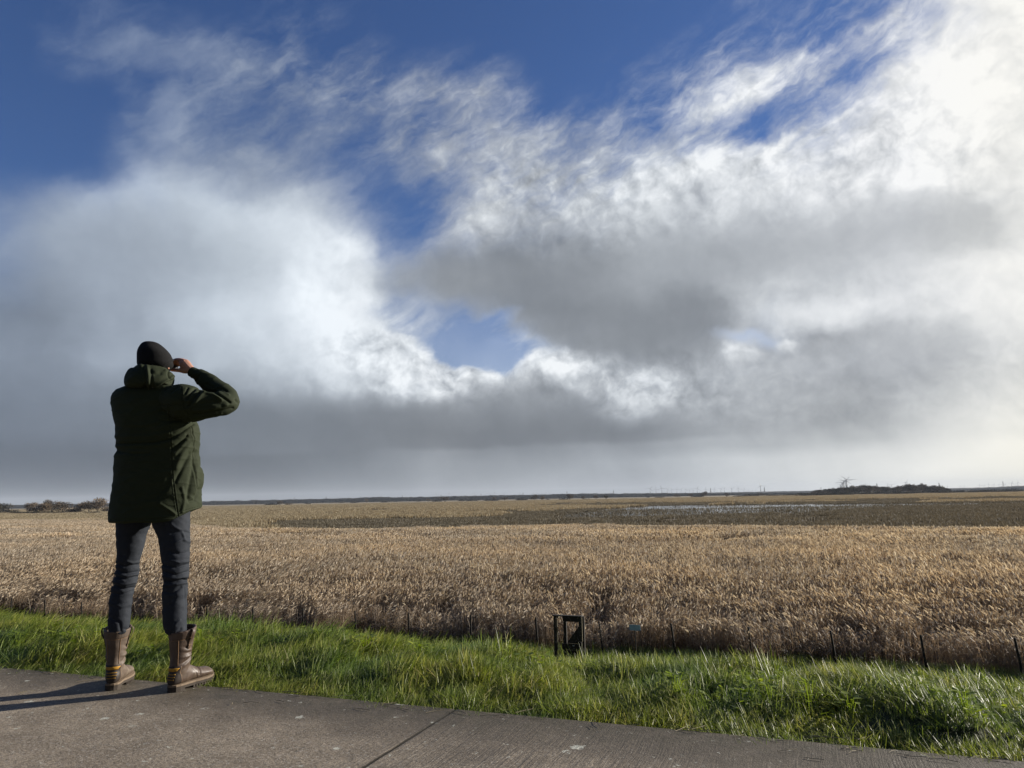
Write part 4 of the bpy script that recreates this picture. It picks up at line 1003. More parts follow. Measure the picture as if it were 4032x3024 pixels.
def limb(mb, pts, n=20, sub=8, round_end=True, flat_=None):
    sp = smooth_path(pts, sub); P = [p for p, r in sp]; Rr = [r for p, r in sp]
    if round_end:
        d = (P[-1]-P[-2]).normalized(); r = Rr[-1]
        for a in (0.35, 0.7, 0.95): P.append(sp[-1][0] + d*r*math.sin(a*1.57)); Rr.append(max(r*math.cos(a*1.57), 0.0004))
        d = (P[0]-P[1]).normalized(); r = Rr[0]
        for a in (0.35, 0.7, 0.95): P.insert(0, sp[0][0] + d*r*math.sin(a*1.57)); Rr.insert(0, max(r*math.cos(a*1.57), 0.0004))
    if flat_ is None: mb.tube(P, Rr, n)
    else:                   # flattened tube: axis to squash along, factor
        b0 = len(mb.v); mb.tube(P, Rr, n); ax, k = flat_
        i = 0
        for q in P:
            for j in range(n):
                w_ = mb.v[b0+i]-q; mb.v[b0+i] = q + w_ - ax*(w_.dot(ax)*(1-k)); i += 1
def fuse(mb, voxel, smooth_it=6, factor=0.5):
    "one continuous skin over overlapping closed shapes"
    me = mb.mesh('tmp', ()); o = bpy.data.objects.new('tmp', me); C.collection.objects.link(o)
    r = o.modifiers.new('r', 'REMESH'); r.mode = 'VOXEL'; r.voxel_size = voxel; r.adaptivity = 0
    if smooth_it: q = o.modifiers.new('s', 'SMOOTH'); q.iterations = smooth_it; q.factor = factor
    dg = bpy.context.evaluated_depsgraph_get(); out = bpy.data.meshes.new_from_object(o.evaluated_get(dg))
    bpy.data.objects.remove(o); bpy.data.meshes.remove(me)
    return out
def displace(me, fn):
    n = len(me.vertices); co = np.empty(n*3); me.vertices.foreach_get('co', co); co = co.reshape(-1, 3)
    nm = np.empty(n*3); me.vertices.foreach_get('normal', nm); nm = nm.reshape(-1, 3)
    px = pxs(co); d = fn(co, nm, px)
    co += nm*d[:, None]; me.vertices.foreach_set('co', co.ravel()); me.update()
RMn = np.array(RM)
def pxs(co):
    q = (co - np.array([0, 0, CAMZ])) @ RMn
    return np.stack([2016 + FPX*q[:, 0]/(-q[:, 2]), 1512 - FPX*q[:, 1]/(-q[:, 2])], 1)
def seg_dist(px, pts):
    best = np.full(len(px), 1e9)
    for a, b in zip(pts, pts[1:]):
        a = np.array(a, float); b = np.array(b, float); ab = b-a
        t = np.clip(((px-a) @ ab)/(ab @ ab), 0, 1); best = np.minimum(best, np.hypot(*(px - a - t[:, None]*ab).T))
    return best
def folds(px, nm, L, f):
    "creases and ridges of the cloth, each a line with width (px) and height (m), on the side of the back"
    face = np.clip((0.35 - nm[:, 1])/0.4, 0, 1); d = np.zeros(len(px))
    for pts, wd, amp in L: d += amp*np.exp(-(seg_dist(px, [f(*q) for q in pts])/wd)**2)
    return d*face
def fbm(co, sc, off=0.0): return np.array([mnoise.noise(Vector((p[0]*sc[0]+off, p[1]*sc[1]+off, p[2]*sc[2]))) for p in co])
def cloth(name, col, rough=0.85, weave=900.0, wb=0.3, sheen=0.15, var=0.2):
    m, n, b = mat(name)
    P = n.n.new('ShaderNodeTexCoord').outputs['Object']
    w_ = n.noise(P, weave, 2, 0.7); k = n.noise(P, 14, 5, 0.6)
    n.put(b.inputs['Base Color'], n.mix(n.math('ADD', n.math('MULTIPLY', w_, 0.5), n.math('MULTIPLY', k, 0.5)), tuple(c*(1-var) for c in col), tuple(c*(1+var) for c in col)))
    b.inputs['Roughness'].default_value = rough; b.inputs['Specular IOR Level'].default_value = 0.25
    b.inputs['Sheen Weight'].default_value = sheen; b.inputs['Sheen Roughness'].default_value = 0.5
    n.put(b.inputs['Normal'], n.bump(n.math('ADD', n.math('MULTIPLY', w_, 0.5), n.noise(P, 90, 4, 0.6)), wb, 0.002))
    return m
M_JACKET = cloth('olive_cloth', (0.018, 0.024, 0.0095), sheen=0.0)
M_LINING = cloth('dark_lining', (0.012, 0.012, 0.012))
M_KNIT = cloth('black_knit', (0.006, 0.006, 0.0065), 0.95, 420, 1.0, 0.0)
M_DENIM = cloth('grey_denim', (0.017, 0.021, 0.029), 0.8, 800, 0.4, 0.0, 0.3)
m, n, b = mat('skin')
P = n.n.new('ShaderNodeTexCoord').outputs['Object']
n.put(b.inputs['Base Color'], n.mix(n.noise(P, 60, 4), (0.36, 0.17, 0.12), (0.52, 0.29, 0.21))); b.inputs['Roughness'].default_value = 0.5
b.inputs['Subsurface Weight'].default_value = 0.12; b.inputs['Subsurface Radius'].default_value = (0.01, 0.004, 0.002); b.inputs['Subsurface Scale'].default_value = 0.5
n.put(b.inputs['Normal'], n.bump(n.noise(P, 220, 3), 0.25, 0.001)); M_SKIN = m
BOOT_R = math.radians(22); BOOT_L = math.radians(-12)
BT = math.radians(4); FW = Vector((math.sin(BT), math.cos(BT), 0)); LT = Vector((math.cos(BT), -math.sin(BT), 0))     # where the trunk faces; its right hand side
BH = math.radians(3); FH = Vector((math.sin(BH), math.cos(BH), 0)); LH = Vector((math.cos(BH), -math.sin(BH), 0))
up = Vector((0, 0, 1))
# --- key points
DH = 4.33
headc = W(Z1, 492, 225, DH); headc.z -= 0.02
chest = W(Z1, 470, 640, 4.32)
shR = W(Z1, 705, 575, 4.21); elR = W(Z1, 1082, 600, 4.27); wrR = W(Z3, 1195, 605, 4.40)
shL = W(Z1, 262, 590, 4.36); elL = chest - LT*0.06 + FW*0.34 - up*0.02
eyeR = headc + FH*0.085 + LH*0.032 - up*0.018; eyeL = headc + FH*0.085 - LH*0.032 - up*0.018
wrL = eyeL + FH*0.075 - LH*0.085 - up*0.085
# --- body, one skin: head with a face, neck, trunk, arms, hands, legs
mb = MB()
def ell(c, ax, n=20, m_=14):
    vs = [c - ax[2]]; 
    for i in range(1, m_):
        a = math.pi*i/m_ - math.pi/2
        for j in range(n):
            t = 2*math.pi*j/n; vs.append(c + ax[0]*(math.cos(a)*math.cos(t)) + ax[1]*(math.cos(a)*math.sin(t)) + ax[2]*math.sin(a))
    vs.append(c + ax[2]); L_ = len(vs)-1
    fs = [(0, 1+(j+1) % n, 1+j) for j in range(n)] + [(1+i*n+j, 1+i*n+(j+1) % n, 1+(i+1)*n+(j+1) % n, 1+(i+1)*n+j) for i in range(m_-2) for j in range(n)] + [(L_, 1+(m_-2)*n+j, 1+(m_-2)*n+(j+1) % n) for j in range(n)]
    mb.add(vs, fs)
ell(headc - up*0.012, (LH*0.068, FH*0.084, up*0.088))                                    # skull
ell(headc + FH*0.030 - up*0.060, (LH*0.056, FH*0.056, up*0.062))              # jaw
ell(headc + FH*0.073 - up*0.105, (LH*0.020, FH*0.018, up*0.016))              # chin
limb(mb, [(headc + FH*0.090 + up*0.002, 0.007), (headc + FH*0.106 - up*0.030, 0.011), (headc + FH*0.098 - up*0.040, 0.014)], 10, 4)   # nose
for s in (-1, 1):
    ell(headc + FH*0.083 + LH*s*0.030 + up*0.010, (LH*0.021, FH*0.008, up*0.006))     # brow
    ell(headc + FH*0.068 + LH*s*0.040 - up*0.034, (LH*0.020, FH*0.018, up*0.016))     # cheek
    ell(headc + LH*s*0.077 - up*0.022 - FH*0.004, (LH*0.008, FH*0.018, up*0.032))     # ear
limb(mb, [(headc + FH*0.082 - up*0.068 - LH*0.020, 0.005), (headc + FH*0.090 - up*0.066, 0.0075), (headc + FH*0.082 - up*0.068 + LH*0.020, 0.005)], 8, 3)   # lips
limb(mb, [(headc - up*0.06, 0.056), (chest + up*0.24, 0.060), (chest + up*0.10, 0.08)], 20)
hipc = W(Z1, 480, 1350, 4.33)
limb(mb, [(chest + up*0.05 - LT*0.10, 0.06), (chest + up*0.05 + LT*0.10, 0.06)], 16)
limb(mb, [(chest + up*0.0, 0.115), (chest - up*0.15, 0.12), (chest.lerp(hipc, .6), 0.11), (hipc, 0.12)], 24, flat_=(FW, 0.75))
limb(mb, [(shR, 0.052), (shR.lerp(elR, .5), 0.042), (W(Z1, 1060, 598, 4.27), 0.036), (W(Z1, 1082, 570, 4.30), 0.034), (W(Z1, 985, 468, 4.355), 0.033), (W(Z1, 862, 385, 4.39), 0.027), (wrR, 0.0245)], 18)
limb(mb, [(shL, 0.052), (shL.lerp(elL, .5), 0.042), (shL.lerp(elL, .88), 0.034), (elL.lerp(wrL, .18), 0.034), (elL.lerp(wrL, .5), 0.034), (wrL, 0.0255)], 18)
for s, kx, ax_, Dk in ((-1, (245, 600), (175, 1000), 4.30), (1, (650, 600), (650, 1000), 4.23)):
    kn = W(Z2, *kx, Dk+0.02); an = W(Z2, *ax_, Dk-0.02)
    th_ = W(Z2, *((305, 240) if s < 0 else (640, 240)), Dk+0.05)
    limb(mb, [(hipc + LT*s*0.075, 0.07), (th_, 0.055), (kn, 0.034), (an, 0.032)], 18)
# right hand, seen from its back: palm, four bent fingers round the barrel, thumb below
def fingers(sets):
    for pts in sets:
        limb(mb, pts, 12, 4)
DQ = 4.42
h3 = lambda X, Y_, d, r: (W(Z3, X, Y_, d), r)
limb(mb, [(wrR, 0.026), h3(1135, 560, 4.405, 0.031), h3(1075, 490, 4.415, 0.032), h3(1040, 455, 4.42, 0.024)], 18, flat_=((W(Z3, 1100, 500, 4.38)-W(Z3, 1130, 540, 4.44)).normalized(), 0.82))
limb(mb, [h3(1150, 600, 4.40, 0.022), h3(1075, 610, 4.40, 0.019), h3(1010, 590, 4.405, 0.014)], 14)      # ball of the thumb
fingers([[h3(1060, 430, 4.41, 0.0115), h3(985, 408, 4.415, 0.0105), h3(905, 410, 4.43, 0.0092), h3(845, 432, 4.45, 0.0080)],
         [h3(1050, 455, 4.43, 0.0115), h3(975, 440, 4.44, 0.0108), h3(900, 452, 4.455, 0.0095), h3(845, 476, 4.47, 0.0082)],
         [h3(1045, 480, 4.445, 0.0110), h3(980, 474, 4.46, 0.0102), h3(915, 490, 4.475, 0.0090), h3(868, 508, 4.485, 0.0078)],
         [h3(1060, 510, 4.455, 0.0095), h3(1005, 506, 4.475, 0.0088), h3(955, 516, 4.49, 0.0078), h3(920, 526, 4.50, 0.0068)],
         [h3(1070, 625, 4.40, 0.0145), h3(985, 612, 4.405, 0.0115), h3(905, 606, 4.415, 0.0105), h3(850, 604, 4.425, 0.0092), h3(822, 602, 4.43, 0.0078)]])
# left hand, hidden behind the head, mirrors it on the other barrel
lh = lambda f_, l_, u_, r: (eyeL + FH*f_ + LH*l_ + up*u_, r)
limb(mb, [(wrL, 0.026), lh(0.075, -0.062, -0.045, 0.029), lh(0.078, -0.052, -0.012, 0.026)], 18)
fingers([[lh(0.050, -0.048, 0.006, 0.011), lh(0.050, -0.030, 0.030, 0.010), lh(0.052, -0.006, 0.033, 0.0085)], [lh(0.070, -0.048, 0.010, 0.011), lh(0.070, -0.028, 0.034, 0.0105), lh(0.070, -0.002, 0.036, 0.009)],
         [lh(0.090, -0.047, 0.006, 0.0108), lh(0.090, -0.028, 0.031, 0.010), lh(0.090, -0.006, 0.034, 0.0085)], [lh(0.107, -0.045, 0.0, 0.0092), lh(0.108, -0.030, 0.022, 0.0085), lh(0.107, -0.012, 0.029, 0.007)],
         [lh(0.055, -0.050, -0.050, 0.014), lh(0.045, -0.028, -0.044, 0.011), lh(0.042, -0.006, -0.036, 0.009)]])
me = fuse(mb, 0.0032, 2, 0.4)
me.name = 'person'; me.materials.append(M_SKIN); me.polygons.foreach_set('use_smooth', [True]*len(me.polygons))
def tendons(co, nm, px):
    d = np.zeros(len(co))
    for pts in ([(1190, 570), (1060, 430)], [(1200, 590), (1050, 455)], [(1180, 610), (1045, 480)]):
        d += 0.0014*np.exp(-(seg_dist(px, [Z3(*q) for q in pts])/2.2)**2)
    for q in ((1058, 428), (1048, 456), (1044, 482), (985, 408), (975, 441)):
        d += 0.0018*np.exp(-(np.hypot(*(px-np.array(Z3(*q))).T)/3.0)**2)
    return np.where(nm[:, 1] < 0.3, d, 0)
displace(me, tendons)
person = link(bpy.data.objects.new('person', me))
tag(person, 'person seen from behind in black beanie, olive jacket and brown boots, elbow raised', 'person')
M_EYE = flat('eye_white', (0.7, 0.68, 0.65), 0.2, 0.5, 0.02)
for e in (eyeR, eyeL):
    mb = MB(); ell(e - FH*0.010, (LH*0.012, FH*0.012, up*0.012), 14, 10); mb.make('eye', M_EYE, person, True)
# --- beanie
rows = [(94, 412, 452, DH, .9), (98, 392, 478, DH, .9), (110, 372, 510, DH, .92), (130, 355, 540, DH, .95), (160, 339, 577, DH, 1.0), (190, 331, 606, DH, 1.0), (220, 329, 622, DH, 1.0), (250, 329, 632, DH, 1.0), (280, 331, 637, DH, 1.0), (305, 345, 628, DH, 1.0), (330, 380, 604, DH, .98), (350, 420, 580, DH, .95)]
vs, fs = loft(rows, Z1, 72, BH, 2.05, 8)
me = mesh('beanie', vs, fs, (M_KNIT,), True)
fcen = np.array(headc)
def knit(co, nm, px):
    rel = co - fcen
    # turned-up cuff: a band whose upper edge rises from the nape to the brow
    hgt = rel[:, 2] - (-0.083 + 1.0*(rel @ np.array((0.89, 0.45, 0.0))))
    d = np.where(hgt < 0, 0.0045, 0.0) - 0.005*np.exp(-(hgt/0.004)**2)
    return d + 0.003*fbm(co, (18, 18, 12), 3.0)
displace(me, knit); link(bpy.data.objects.new('beanie', me), person)
# --- jacket: trunk and sleeves in one skin
mb = MB()
rows = [(440, 330, 560, 4.33, .8), (458, 250, 640, 4.325, .62), (472, 205, 700, 4.32, .55), (492, 168, 742, 4.32, .54), (515, 146, 765, 4.32, .56), (545, 130, 772, 4.32, .58), (600, 127, 775, 4.32, .62), (660, 136, 778, 4.32, .64), (720, 151, 790, 4.32, .66),
        (765, 163, 818, 4.32, .66), (800, 163, 834, 4.32, .66), (850, 166, 838, 4.32, .66), (900, 175, 836, 4.32, .66), (930, 168, 836, 4.32, .66), (975, 181, 835, 4.32, .66), (1020, 162, 835, 4.32, .67), (1100, 155, 838, 4.32, .68),
        (1200, 150, 845, 4.32, .70), (1300, 140, 850, 4.32, .72), (1420, 125, 850, 4.32, .74), (1500, 114, 850, 4.32, .75), (1552, 112, 850, 4.32, .76), (1566, 122, 846, 4.32, .75)]
vs, fs = loft(rows, Z1, 96, BT, 2.35, 6)
# the hem rises towards the right hand side
zt = W(Z1, 500, 1100, 4.32).z; zh = W(Z1, 500, 1566, 4.32).z
ppx = pxs(np.array([tuple(v) for v in vs]))
for i, v in enumerate(vs):
    if v.z < zt:
        X = (ppx[i][0]-380)*2.074
        e = np.interp(X, [100, 580, 640, 690, 730, 850], [1566, 1564, 1540, 1508, 1486, 1458])
        if v.y > 4.36: e = min(e, 1545)
        ze = W(Z1, 500, e, 4.32).z; v.z = zt + (v.z-zt)*(ze-zt)/(zh-zt)
mb.add(vs, fs)
J = lambda X, Y_, D, r: (W(Z1, X, Y_, D), r)
limb(mb, [J(600, 570, 4.27, 0.085), J(705, 584, 4.23, 0.104), J(790, 612, 4.22, 0.097), J(880, 608, 4.225, 0.083), J(980, 602, 4.24, 0.073), J(1050, 600, 4.265, 0.064), J(1080, 574, 4.30, 0.060), J(1040, 525, 4.33, 0.062), J(975, 478, 4.355, 0.060), J(912, 426, 4.375, 0.053), J(862, 388, 4.39, 0.046), J(845, 374, 4.393, 0.042)], 32, 8)
limb(mb, [J(845, 375, 4.392, 0.0335), J(790, 345, 4.40, 0.0325), J(768, 334, 4.402, 0.0318)], 24, 6, False)         # cuff
limb(mb, [(shL + FW*0.02, 0.075), (shL + FW*0.06, 0.078), (shL.lerp(elL, .5), 0.074), (shL.lerp(elL, .88), 0.064), (elL + up*0.012, 0.060), (elL.lerp(wrL, .16), 0.058), (elL.lerp(wrL, .5), 0.051), (elL.lerp(wrL, .86), 0.040)], 28, 8)
limb(mb, [(elL.lerp(wrL, .82), 0.034), (elL.lerp(wrL, .97), 0.033)], 20, 4, False)
ell(W(Z1, 836, 1215, 4.34), (LT*0.020, FW*0.05, up*0.070))                                                       # bulging side pocket
me = fuse(mb, 0.0042, 6, 0.5); me.name = 'jacket'
JF = [([(165, 928), (300, 925), (480, 915), (600, 888), (700, 830), (790, 765)], 5.0, -0.011), ([(180, 950), (420, 945), (600, 925), (720, 860)], 8, 0.005), ([(170, 790), (330, 800), (520, 775)], 7, -0.004), ([(160, 870), (420, 868), (590, 840)], 9, 0.006),
      ([(185, 990), (300, 1010), (430, 1005)], 6, -0.008), ([(620, 968), (700, 905), (740, 865)], 5, -0.010), ([(640, 1010), (740, 900)], 7, 0.007),
      ([(650, 1120), (700, 1010), (790, 880)], 11, 0.008), ([(640, 1240), (700, 1120), (760, 1010)], 8, -0.008), ([(745, 1370), (765, 1250), (790, 1120), (800, 1000)], 8, -0.012), ([(800, 1330), (815, 1200), (820, 1100)], 9, 0.008),
      ([(760, 1400), (800, 1390), (830, 1300)], 6, -0.010), ([(520, 1420), (600, 1470), (640, 1500)], 6, 0.008), ([(500, 1350), (560, 1290), (600, 1200)], 9, -0.006), ([(700, 1480), (720, 1380), (700, 1290)], 7, 0.006),
      ([(520, 735), (600, 745), (690, 730)], 4.5, -0.006), ([(510, 690), (600, 700), (700, 690)], 5, 0.004), ([(520, 655), (600, 660)], 5, -0.005),
      # sleeve
      ([(745, 620), (790, 560), (838, 510)], 5.5, -0.012), ([(735, 560), (775, 510), (800, 485)], 4.5, -0.009), ([(725, 520), (745, 475)], 4, -0.007), ([(800, 600), (850, 540), (885, 500)], 6, 0.006),
      ([(885, 497), (960, 500), (1030, 545), (1090, 590)], 4.0, -0.012), ([(880, 512), (950, 525), (1020, 570)], 5, 0.008), ([(1060, 500), (1030, 480), (990, 478)], 4, -0.006), ([(1080, 530), (1040, 505), (1000, 500)], 4, 0.005),
      ([(790, 690), (900, 680), (1040, 655), (1110, 635)], 4.5, -0.008), ([(790, 655), (900, 650), (1060, 610)], 6, 0.006), ([(780, 720), (900, 705), (1020, 680)], 4, 0.004), ([(860, 600), (950, 590), (1020, 610)], 10, -0.006), ([(1135, 570), (1150, 590)], 5, -0.008),
      ([(900, 440), (950, 470)], 5, -0.005), ([(850, 350), (812, 412)], 2.6, -0.006), ([(560, 490), (600, 460)], 4, -0.006), ([(610, 510), (660, 465)], 4, -0.006)]
SEAM = [[(586, 610), (596, 700), (606, 900), (612, 1000), (622, 1200), (640, 1350), (668, 1530)], [(694, 465), (700, 560), (722, 640), (748, 700), (778, 757)], [(505, 612), (590, 612), (712, 606)], [(775, 790), (790, 900), (795, 1100), (810, 1300)], [(120, 1548), (400, 1546), (640, 1528), (700, 1480), (840, 1440)]]
def jf(co, nm, px):
    d = folds(px, nm, JF, Z1)
    face = np.clip((0.3 - nm[:, 1])/0.3, 0, 1)
    for s in SEAM:
        q = seg_dist(px, [Z1(*p) for p in s]); d += face*(-0.0040*np.exp(-(q/1.6)**2) + 0.0016*np.exp(-((q-4.0)/1.8)**2))
    d += 0.0035*fbm(co, (5, 5, 9), 1.0) + 0.0026*fbm(co, (16, 16, 30), 5.0)
    # pinched puckers where the cloth is slack
    r = 1-np.abs(fbm(co, (6, 6, 17), 9.0))*2.4
    return d + 0.0028*np.clip(r, 0, 1)**3
displace(me, jf)
me.materials.append(M_JACKET); me.polygons.foreach_set('use_smooth', [True]*len(me.polygons))
jacket = link(bpy.data.objects.new('jacket', me), person)
# --- hood, lying in a thick roll round the neck
mb = MB()
rows = [(488, 330, 450, 4.27, .7), (478, 262, 520, 4.26, .75), (466, 240, 590, 4.26, .78), (450, 233, 624, 4.265, .80), (420, 231, 636, 4.27, .82), (390, 235, 638, 4.275, .82), (360, 244, 622, 4.28, .82), (330, 262, 592, 4.285, .82), (308, 288, 566, 4.29, .8), (294, 318, 536, 4.295, .78), (287, 350, 500, 4.30, .7), (285, 385, 450, 4.30, .6)]
vs, fs = loft(rows, Z1, 72, BT, 2.1, 6); mb.add(vs, fs)
me = fuse(mb, 0.0045, 3, 0.5); me.name = 'hood'
HF = [([(352, 292), (410, 300), (424, 360), (428, 478)], 9, 0.010), ([(450, 480), (445, 380), (440, 320)], 6, -0.008), ([(392, 300), (396, 380), (404, 470)], 7, -0.010), ([(430, 470), (520, 440), (600, 400), (640, 370)], 6, 0.012), ([(500, 470), (560, 445), (632, 410)], 7, -0.018),
      ([(580, 345), (590, 400)], 3.0, -0.007), ([(560, 330), (625, 365)], 4, 0.006), ([(450, 340), (480, 355), (520, 350)], 9, -0.007), ([(300, 300), (345, 330), (372, 400)], 8, -0.007), ([(250, 420), (300, 380)], 9, 0.005)]
displace(me, lambda co, nm, px: folds(px, nm, HF, Z1) + 0.006*fbm(co, (9, 9, 12), 2.0) + 0.002*fbm(co, (30, 30, 30), 2.0))
me.materials.append(M_JACKET); me.polygons.foreach_set('use_smooth', [True]*len(me.polygons))
link(bpy.data.objects.new('hood', me), jacket)
# --- jeans
mb = MB()
LL = [(-260, 190, 500, 4.36, .9), (0, 160, 470, 4.37, .9), (160, 156, 448, 4.36, .9), (240, 158, 416, 4.355, .9), (300, 159, 402, 4.35, .92), (370, 163, 386, 4.34, .95), (430, 167, 368, 4.335, .95), (480, 157, 353, 4.33, .98), (530, 154, 350, 4.33, 1.0), (580, 151, 347, 4.325, 1.0), (620, 139, 339, 4.32, 1.0), (660, 131, 328, 4.315, 1.0),
      (700, 121, 311, 4.31, 1.0), (760, 112, 300, 4.305, 1.0), (850, 102, 287, 4.295, 1.0), (950, 92, 277, 4.285, 1.0), (1030, 95, 266, 4.275, 1.0), (1070, 112, 246, 4.275, 1.0), (1100, 135, 215, 4.28, 1.0)]
RL_ = [(-260, 420, 740, 4.29, .9), (0, 440, 764, 4.28, .9), (160, 452, 766, 4.275, .9), (220, 475, 766, 4.27, .9), (280, 503, 766, 4.265, .92), (340, 512, 765, 4.26, .95), (400, 520, 763, 4.255, .95), (470, 529, 760, 4.25, .97), (530, 535, 758, 4.245, 1.0), (600, 540, 753, 4.24, 1.0), (640, 547, 741, 4.235, 1.0), (680, 540, 746, 4.235, 1.0), (740, 536, 744, 4.23, 1.0),
       (800, 534, 740, 4.23, 1.0), (900, 536, 738, 4.22, 1.0), (1000, 545, 738, 4.215, 1.0), (1050, 558, 736, 4.21, 1.0), (1085, 590, 722, 4.215, 1.0), (1112, 620, 700, 4.22, 1.0)]
for R_ in (LL, RL_):
    vs, fs = loft(R_, Z2, 48, BT, 2.1, 4); mb.add(vs, fs)
limb(mb, [(hipc - LT*0.09 - up*0.02, 0.105), (hipc + LT*0.09 - up*0.02, 0.105)], 20)
me = fuse(mb, 0.0050, 4, 0.5); me.name = 'jeans'
TF = [([(160, 500), (230, 520), (345, 505)], 4.0, -0.009), ([(155, 545), (250, 575), (348, 560)], 4.0, -0.009), ([(150, 600), (240, 625), (340, 600)], 4.5, -0.010), ([(140, 575), (240, 600), (345, 582)], 3.5, 0.006), ([(130, 640), (220, 670), (320, 650)], 3.5, 0.007), ([(125, 670), (230, 705), (315, 690)], 4.2, -0.010), ([(118, 740), (220, 745), (300, 715)], 4, -0.006), ([(250, 480), (300, 492), (352, 482)], 4, 0.006),
      ([(110, 820), (200, 850), (285, 830)], 6, 0.004), ([(100, 930), (190, 980), (200, 1050)], 7, -0.006), ([(170, 1060), (230, 1030), (270, 1040)], 4, -0.006),
      ([(535, 500), (640, 530), (755, 500)], 4.0, -0.009), ([(600, 470), (680, 490), (758, 475)], 4, 0.007), ([(545, 560), (650, 590), (755, 560)], 4.0, -0.009), ([(548, 600), (640, 620), (750, 600)], 4, 0.007), ([(560, 640), (650, 640), (700, 625), (750, 632)], 3.4, -0.014), ([(550, 680), (640, 668), (735, 652)], 4, 0.009), ([(545, 720), (620, 740), (690, 690)], 5, -0.007),
      ([(640, 330), (700, 300), (765, 320)], 5, 0.005), ([(610, 250), (690, 230), (765, 250)], 5, -0.006), ([(600, 400), (680, 420), (765, 400)], 7, -0.007), ([(610, 175), (640, 200), (700, 230), (720, 300)], 5, 0.005), ([(540, 860), (620, 820), (640, 760)], 8, -0.004), ([(560, 1040), (640, 1080), (690, 1030)], 5, -0.007), ([(720, 700), (730, 900), (728, 1050)], 2.2, -0.0035), ([(640, 1000), (680, 960)], 5, 0.005)]
displace(me, lambda co, nm, px: folds(px, nm, TF, Z2) + 0.0035*fbm(co, (12, 12, 26), 4.0) + 0.0012*fbm(co, (40, 40, 60), 4.0))
me.materials.append(M_DENIM); me.polygons.foreach_set('use_smooth', [True]*len(me.polygons))
link(bpy.data.objects.new('jeans', me), person)
# --- boots
def leather(name, c0, c1, dust, rough):
    m, n, b = mat(name)
    P = n.n.new('ShaderNodeTexCoord').outputs['Object']
    k = n.noise(P, 16, 6, 0.65)
    col = n.mix(k, c0, c1); x_, y_, z_ = n.sep(P)
    dm = n.math('MULTIPLY', n.maprange(z_, 0.17, 0.03), n.maprange(n.noise(P, 22, 5, 0.7), 0.4, 0.65))
    n.put(b.inputs['Base Color'], n.mix(n.math('MULTIPLY', dm, dust), col, (0.21, 0.165, 0.115)))
    n.put(b.inputs['Roughness'], n.maprange(n.noise(P, 30, 4), 0.3, 0.7, rough-0.08, rough+0.18)); b.inputs['Specular IOR Level'].default_value = 0.55
    n.put(b.inputs['Normal'], n.bump(n.math('ADD', n.noise(P, 55, 5, 0.6), n.math('MULTIPLY', n.noise(P, 400, 2), 0.2)), 0.35, 0.003))
    return m
M_LEA = [leather('brown_leather', (0.045, 0.027, 0.018), (0.085, 0.053, 0.036), 0.45, 0.52), leather('dusty_brown_leather', (0.055, 0.036, 0.025), (0.115, 0.080, 0.054), 0.75, 0.66)]
M_SOLE = flat('rubber_sole', (0.045, 0.035, 0.027), 0.8, 0.3, 0.5, 40); M_WELT = flat('welt', (0.17, 0.125, 0.085), 0.75, 0.3, 0.35, 60)
M_YEL = flat('yellow_label', (0.42, 0.22, 0.02), 0.6, 0.4, 0.15, 60); M_BAR = flat('worn_yellow', (0.26, 0.14, 0.02), 0.7, 0.3, 0.5, 120); M_PANEL = flat('dark_heel_panel', (0.028, 0.020, 0.016), 0.6, 0.4, 0.3, 50); M_TAN = flat('tan_stitching', (0.25, 0.15, 0.08), 0.7, 0.3, 0.3, 90)
